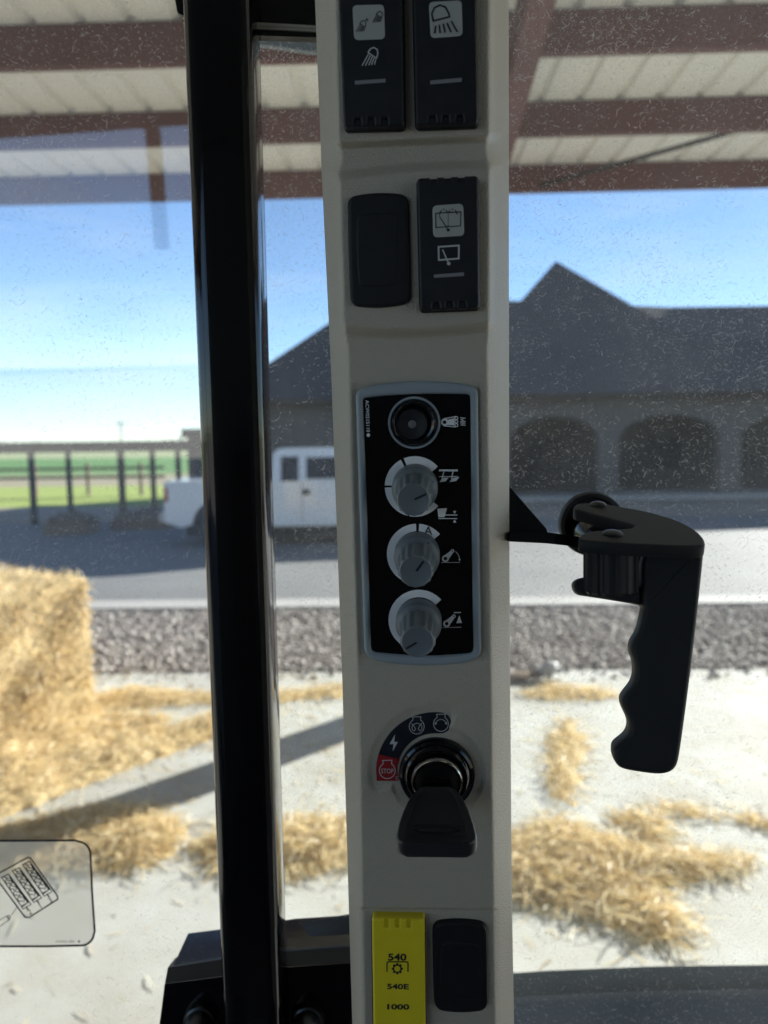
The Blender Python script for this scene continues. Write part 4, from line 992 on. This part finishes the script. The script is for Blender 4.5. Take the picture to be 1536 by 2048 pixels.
# linkage symbol
p.line(s3((972, 416), (1072, 397)), 1.85); p.line(s3((972, 476), (1072, 486)), 1.85)
p.ring(*s3((978, 445))[0], 7.2, 3.6, 0, 360)
p.poly(s3((1000, 424), (1062, 412), (1062, 472), (1000, 468)))
for yy in (410, 440, 470): p.ring(*s3((1078, yy))[0], 3.9, 2.1, 0, 360)
p.line(s3((1112, 408), (1154, 410), (1120, 424), (1154, 440), (1112, 440)), 1.9); p.line(s3((1112, 452), (1154, 452), (1116, 470), (1156, 470)), 1.9)
# plough symbol
p.poly(s3((930, 849), (1090, 849), (1090, 865), (930, 865))); p.poly(s3((930, 906), (1090, 906), (1090, 913), (930, 913)))
p.line(s3((972, 866), (956, 925)), 1.9); p.line(s3((1050, 866), (1036, 925)), 1.9)
p.poly(s3((934, 957), (958, 922), (1014, 918), (986, 950))); p.poly(s3((1020, 957), (1042, 922), (1104, 914), (1076, 948)))
# depth symbol
p.poly(s4((917, 74), (998, 70), (978, 146), (925, 148))); p.poly(s4((984, 124), (1085, 124), (1085, 132), (982, 132))); p.poly(s4((925, 155), (1085, 155), (1085, 162), (925, 162)))
p.poly(s4((1050, 95), (1078, 93), (1064, 118))); p.poly(s4((1050, 192), (1078, 192), (1064, 166)))
def arm(cx0, cy0, cx1, cy1):
    d = Vector((cx1 - cx0, cy1 - cy0)).normalized(); nn = Vector((-d.y, d.x)); A, B = Vector((cx0, cy0)), Vector((cx1, cy1))
    p.poly(s4(*[tuple(v_) for v_ in (A + nn * 25 + d * 16, A - nn * 25 + d * 16, B - nn * 13 - d * 8, B + nn * 13 - d * 8)]))
    p.ring(*s4((cx0, cy0))[0], 7.0, 3.6, 0, 360); p.ring(*s4((cx1, cy1))[0], 3.6, 1.7, 0, 360)
arm(985, 500, 1045, 435); p.line(s4((950, 533), (1110, 533)), .9); p.line(s4((1072, 440), (1092, 462), (1103, 485), (1107, 508)), 1.1); p.poly(s4((1097, 503), (1115, 503), (1107, 524)))
arm(996, 1055, 1057, 992); p.line(s4((963, 1089), (1120, 1086)), .9); p.line(s4((1057, 961), (1117, 960)), 1.8); p.poly(s4((1103, 984), (1127, 1051), (1079, 1051)))
p.make('symbols', m_white, dp)
# push button
bc_ = (828.5, 845.5); k = mpp(*bc_); o = CF.hit(*bc_, HF); fb = Frame(o, CF.u, CF.v, CF.n)
b = MB(); b.lathe(fb, [(52 * k, -.001), (52 * k, .0012), (51 * k, .0018), (47.5 * k, .0018), (46.5 * k, .001)], 56, cap1=False); btn = b.build('push_button', m_bezel, con, label='round black push button in a grey ring')
b = MB(); b.lathe(fb, [(47 * k, .000), (46 * k, .0012), (44 * k, .0026), (39 * k, .0036), (35 * k, .0034), (31.5 * k, .0008)], 56, cap1=False); b.build('collar', m_paint, btn)
fb2 = Frame(CF.hit(824.5, 848.3, HF + .001), CF.u, CF.v, CF.n)
b = MB(); b.lathe(fb2, [(31 * k, -.001), (31 * k, .0006), (29.5 * k, .0011), (20 * k, .0008), (9 * k, .0004)], 48, cap1=True); b.build('cap', m_black, btn)
b = MB(); b.lathe(fb2, [(8.2 * k, .0003), (8 * k, .0007), (6 * k, .0009)], 24, cap1=True); b.build('lens', mat('button_lens', (.16, .15, .155), .35), btn)
# knobs
def knob(cx_, cy_, ptr, label):
    k = mpp(cx_, cy_); o = CF.hit(cx_, cy_, HF); fk = tilted(CF, o, 7.5); H = .0205
    R0, R1 = 45.5 * k, 33.2 * .93 * k
    def wob(t, h):
        e = min(max((h - .0068) / .002, 0), 1) * (1 - min(max((h - (H - .0012)) / .0008, 0), 1)); return 1 + .040 * e * cos(t * 14 )
    b = MB(); b.lathe(fk, [(R0, -.0006), (R0, .0042), (R0 * .985, .0052), (R0 * .93, .0058), (R1 * 1.22, .0064), (R1 * 1.16, .0075), (R1 * 1.13, .010), (R1 * 1.08, .0155), (R1 * 1.05, H - .0013), (R1 * 1.01, H - .0004), (R1 * .95, H), (R1 * .90, H - .0002), (R1 * .87, H - .0003)], 112, wob=wob)
    ko = b.build('knob', m_knob, con, smooth=45, label=label)
    a_ = radians(ptr); d = Vector((sin(a_), -cos(a_))); nn = Vector((-d.y, d.x)); b = MB()
    for r0, r1, w, hh in ((.06, .84, .135, H - .00018), ):
        A, B = d * (R1 * r0), d * (R1 * r1); q = [A + nn * R1 * w * .5, A - nn * R1 * w * .5, B - nn * R1 * w * .5, B + nn * R1 * w * .5]; b.add([fk.at(v_.x, v_.y, hh) for v_ in q], [(0, 1, 2, 3)])
    A, B = d * (R1 * 1.26), d * (R0 * .92); w = R1 * .085; q = [A + nn * w * .5, A - nn * w * .5, B - nn * w * .5, B + nn * w * .5]
    b.add([fk.at(v_.x, v_.y, .0066 if i_ < 2 else .0061) for i_, v_ in enumerate(q)], [(0, 1, 2, 3)])
    b.build('pointer', m_inkd, ko, smooth=0, recalc=False)
knob(*KN[0], 66, 'top grey dial knob, pointer turned to the right')
knob(*KN[1], 36, 'middle grey dial knob, pointer turned up right')
knob(*KN[2], 239, 'bottom grey dial knob, pointer turned down left')

# ignition lock and its legend
s5 = crop(680, 1380, 4.042); HI = -.0012
lab = pad(CF, arc2(870, 1543, 118, -89, 6, 40) + arc2(882, 1446.5, 20.5, 10, 170, 10) + arc2(870, 1543, 76, 4, -88, 30) + [(794, 1562), (753.5, 1562)], HI + .0004, ((0, HI - .001), (0, HI + .0003), (.0001, HI + .0004)), 'ignition_legend', m_label, con)
p = Print(CF, HI + .0004, 6e-5); p.poly(arc2(870, 1543, 117.5, -89.5, -73, 8) + s5((480, 560)) + arc2(870, 1543, 76.5, -80, -89, 6) + [(797, 1561.5), (754, 1561.5)]); p.make('stop_field', m_red, lab)
p = Print(CF, HI + .0004, 1.8e-4)
def engine(cx_, cy_, r, nl, w):
    a = arc2(cx_, cy_, r, 33, 327, 36); p.line(s5(*(a + [(cx_ - nl * .52, cy_ - r * 1.0), (cx_ - nl * .62, cy_ - r * 1.28), (cx_ + nl * .62, cy_ - r * 1.32), (cx_ + nl * .56, cy_ - r * 1.0)])), w, True)
engine(382, 652, 64, 62, 1.6); p.text('STOP', *s5((383, 655))[0], 9.5, 0, width=25, bold=.003); p.text('Z', *s5((457, 712))[0], 5.8, 0)
p.poly(s5((446, 357), (400, 437), (432, 438), (426, 497), (468, 420), (438, 419)))
engine(620, 295, 60, 56, 1.3); p.line(s5((578, 272), (598, 290), (611, 315), (600, 331), (584, 322), (582, 296), (598, 276), (622, 268), (646, 274), (662, 292), (661, 320), (645, 330), (633, 316), (643, 288), (664, 268)), 1.2)
engine(816, 274, 60, 58, 1.4); p.line(s5(*arc2(816, 282, 44, -62, 62, 16)), 1.3); p.poly(s5((766, 258), (786, 270), (767, 284))); p.poly(s5((866, 256), (846, 270), (864, 282)))
p.make('legend_print', m_iconw, lab)
ic = (874, 1545.5); k = mpp(*ic); fi = Frame(CF.hit(*ic, HI), CF.u, CF.v, CF.n)
b = MB(); b.lathe(fi, [(76 * k, -.001), (76 * k, .002), (74 * k, .0032), (69 * k, .0038), (66 * k, .0036), (64.5 * k, .0044), (60 * k, .0054), (57.5 * k, .0054), (55 * k, .004)], 64, cap1=False); lk = b.build('ignition_lock', m_paint, con, label='round black ignition lock with chrome barrel')
fi2 = tilted(CF, CF.hit(874, 1547, HI), 4)
b = MB(); b.lathe(fi2, [(55 * k, .001), (52.5 * k, .0058), (51 * k, .0072), (49.5 * k, .0078), (47 * k, .0078), (45.5 * k, .0072), (44.5 * k, .006)], 64, cap1=False); b.build('chrome_ring', m_chrome, lk)
b = MB(); b.lathe(fi2, [(44.6 * k, .004), (44 * k, .0064), (42.5 * k, .0070)], 56, cap1=True); b.build('barrel', m_dchrome, lk)
b = MB(); A = [(-22, -7.5), (22, -7.5), (22, 7.5), (-22, 7.5)]; b.loft([[fi2.at(x * k, y * k, .0069) for x, y in A], [fi2.at(x * k, y * k, .0078) for x, y in offset(A, 1)], [fi2.at(x * k, y * k, .0078) for x, y in offset(A, 3.2)], [fi2.at(x * k, y * k, .0060) for x, y in offset(A, 3.2)]], False, True); b.build('key_slot', m_dchrome, lk, smooth=0)

# ignition key: a flat fan shaped head pointing at the operator
ky = thing('ignition_key', 'black rubber headed key standing in the ignition lock', 'key', fi2.at(0, 0, .01))
kf = tilted(CF, fi2.at(-.0003, .0012, .0075), 10)
def kp(a_, s_, t_): return kf.at(a_, t_, s_)          # a across, s out towards the operator, t downwards
b = MB(); b.box(kp(-.0046, -.004, -.0012), kf.u * .0092, kf.n * .011, kf.v * .0024); b.build('blade', m_dchrome, ky, smooth=0)
def fan(s):  # half width along the head
    return np.interp(s, [0.004, .0055, .008, .012, .018, .025, .030, .0325, .0342, .0352], [.0062, .0079, .0096, .0114, .0131, .0145, .0151, .0150, .0141, .0118])
def fan_ring(scale, t, s0=.004, s1=.0352, n=26):
    S_ = np.linspace(s0, s1, n); L_ = [(-fan(s) * scale, s) for s in S_]; R2 = [(fan(s) * scale, s) for s in S_[::-1]]
    return [kp(a_, s, t) for a_, s in L_ + R2]
b = MB(); b.loft([fan_ring(.93, .0036), fan_ring(.985, .0031), fan_ring(1, .002), fan_ring(1, -.0016), fan_ring(.985, -.0024), fan_ring(.95, -.0028)], True, False)
# recessed upper face with raised side rims and end bar
S_ = np.linspace(.004, .0295, 14)
b.loft([fan_ring(.95, -.0028), fan_ring(.78, -.0028), fan_ring(.74, -.0012, .008, .0300)], False, True)
head = b.build('head', m_rubber, ky, smooth=40)
def slot(ins, t):
    return [kp(x, s, t) for x, s in [(-.0088 + ins, .0248 + ins), (-.0088 + ins, .0268 - ins), (-.006, .0280 - ins), (.006, .0280 - ins), (.0088 - ins, .0268 - ins), (.0088 - ins, .0248 + ins), (.006, .0240 + ins), (-.006, .0240 + ins)]]
b = MB(); b.loft([slot(0, -.00115), slot(0, -.0018), slot(.0005, -.0019), slot(.0008, -.0011)], False, True); b.build('slot', m_groove, head, smooth=0)

# ------------------------------------------------------------------ window latch handle
lh = thing('window_latch', 'black plastic window latch handle with finger grip right of the console', 'handle', P(1290, 1300, .31))
s7 = crop(1000, 940, 3.2); ZH = .305
gn_ = (-(P(1280, 1280, 1) - CAM).normalized() * .62 - fwd * .38).normalized(); gu_ = (right - gn_ * right.dot(gn_)).normalized(); GRF = Frame(P(1300, 1280, ZH), gu_, gu_.cross(gn_) if gu_.cross(gn_).z < 0 else gn_.cross(gu_), gn_)
grip = s7((905, 470), (1150, 480), (1270, 474), (1300, 480), (1314, 500), (1312, 560), (1285, 820), (1255, 1100), (1205, 1500), (1158, 1840), (1140, 1905), (1105, 1940), (1060, 1955), (1000, 1958), (900, 1945), (800, 1928), (760, 1908), (733, 1870), (722, 1825), (724, 1785), (742, 1758), (790, 1722), (818, 1690), (828, 1650), (822, 1605), (798, 1555), (778, 1510), (775, 1470), (797, 1432), (845, 1375), (862, 1320), (864, 1270), (856, 1225), (838, 1175), (833, 1135), (845, 1090), (876, 1045), (896, 990), (908, 930), (918, 885), (905, 868), (905, 790))
def smooth_poly(pts, it=2):
    for _ in range(it):
        out = []
        for i in range(len(pts)):
            a, c = Vector(pts[i]), Vector(pts[(i + 1) % len(pts)]); out += [tuple(a * .75 + c * .25), tuple(a * .25 + c * .75)]
        pts = out
    return pts
gp = smooth_poly(grip, 2); ab = [GRF.ab(x, y, 0) for x, y in gp]
def offs(pts, d):       # inset that keeps tight concave spots tidy
    return offset(pts, d)
b = MB(); D = .016
b.loft([[GRF.at(x, y, h_) for x, y in offs(ab, i)] for i, h_ in ((.0035, -D), (.0012, -D + .001), (.0003, -D + .003), (0, -D + .006), (0, -.006), (.0001, -.0035), (.0004, -.0019), (.0009, -.0008), (.0015, -.0002), (.0020, 0), (.0024, 0))], True, True)
b.build('grip', m_handle, lh, smooth=28)
# lower jaw
jaw = smooth_poly(s7((912, 735), (700, 700), (560, 684), (510, 690), (476, 712), (468, 738), (478, 775), (505, 803), (560, 810), (800, 848), (880, 862), (912, 872)), 2)
ab = [GRF.ab(x, y, -.001) for x, y in jaw]
b = MB(); b.loft([[GRF.at(x, y, h_) for x, y in offset(ab, i)] for i, h_ in ((.001, -.024), (0, -.021), (0, -.004), (.0004, -.002), (.0014, -.001))], True, True); b.build('jaw', m_handle, lh, smooth=45)
# web closing the back of the jaw
b = MB(); wq = s7((872, 470), (960, 470), (960, 840), (872, 840)); b.prism([GRF.hit(x, y, -.0085) for x, y in wq], GRF.n * -.007); b.build('web', m_handle, lh, smooth=0)
# top plate, tilted towards the operator
TA = radians(12.5); tpN = (Vector((0, 0, 1)) * cos(TA) - Vector((0, 1, 0)) * sin(TA)).normalized()
TPo = P(1221, 1068, .298); tu = Vector((1, 0, 0)); tv = tu.cross(tpN) * -1
TPF = Frame(TPo, tu, tpN.cross(tu) * -1, tpN)
arms = s7((497, 440), (515, 410), (560, 392), (640, 385), (845, 371), (862, 356), (800, 338), (640, 296), (500, 258), (474, 248), (470, 232), (488, 214), (560, 208), (650, 212), (760, 230), (950, 262), (1150, 322), (1255, 380), (1305, 430), (1318, 468), (1300, 486), (1160, 488), (900, 478), (700, 466), (530, 452))
tp = smooth_poly(arms, 2); ab = [TPF.ab(x, y, 0) for x, y in tp]
b = MB(); b.loft([[TPF.at(x, y, h_) for x, y in offset(ab, i)] for i, h_ in ((.0002, -.0050), (0, -.0042), (0, -.0012), (.0002, -.0005), (.0007, -.0001), (.0012, 0), (.0018, 0))], True, True); b.build('top_plate', m_handle, lh, smooth=45)
for q, rx in (((628, 224), 52), ((722, 410), 64)):
    c = s7(q)[0]; o = TPF.hit(*c, 0); k = (o - CAM).dot(fwd) / F; fr_ = Frame(o, tu, TPF.v, tpN); r = rx / 3.2 * k
    b = MB(); b.lathe(fr_, [(r, -.001), (r, .0003), (r * .85, .0009), (r * .5, .0014), (r * .15, .0016)], 32); b.build('rivet', m_bolt, lh)
# ribbed roller between plate and jaw
c = s7((708, 620))[0]; o = P(*c, .312); fr_ = Frame(o, right, fwd, up); k = .30 / F; R = 168 / 3.2 * k
b = MB(); b.lathe(fr_, [(R * .9, -.0112), (R, -.0102), (R, .0095), (R * .9, .0108), (R * .4, .0108)], 96, cap0=True, wob=lambda t, h: 1 + .05 * (1 if cos(t * 14) > 0 else -.6)); b.build('roller', m_handle, lh, smooth=25)
# bracket from the console and the round boss through the glass
bk = thing('latch_bracket', 'black triangular steel gusset plate joining the handle to the console edge', 'bracket', P(1040, 1060, .325))
b = MB(); b.prism([P(x, y, .328) for x, y in s7((10, 40), (60, 105), (298, 376), (305, 402), (20, 402), (10, 300))], fwd * .004); b.build('gusset', m_paint, bk, smooth=0)
b = MB(); A = s7((62, 398), (300, 398), (500, 425), (640, 480), (620, 500), (500, 492), (300, 470), (62, 458)); b.prism([P(x, y, .314) for x, y in A], fwd * .016); b.build('arm', m_paint, bk, smooth=20)
bs = thing('window_boss', 'round black window latch boss bolted through the glass behind the handle', 'boss', GF.hit(1178, 1045))
c = (1181, 1046); o = GF.hit(*c, .0); k = (o - CAM).dot(fwd) / F; fr_ = Frame(o, GF.u, GF.v, GF.n)
b = MB(); b.lathe(fr_, [(64 * k, .0), (64 * k, .004), (62 * k, .006), (55 * k, .0068), (51 * k, .006), (48 * k, .0035), (40 * k, .003)], 56); b.build('disc', m_handle, bs)
b = MB(); fr2 = Frame(GF.hit(1178, 1058, .003), GF.u, GF.v, GF.n); b.lathe(fr2, [(40 * k, 0), (38 * k, .012), (34 * k, .020), (26 * k, .026), (12 * k, .028)], 40); b.build('hub', m_paint, bs)
for px_ in (1178, 1198):
    b = MB(); fr3 = Frame(GF.hit(px_, 1052, .022), GF.u, GF.v, GF.n); b.lathe(fr3, [(4 * k, 0), (4 * k, .006), (2.5 * k, .007)], 16); b.build('pin', m_chrome, bs)
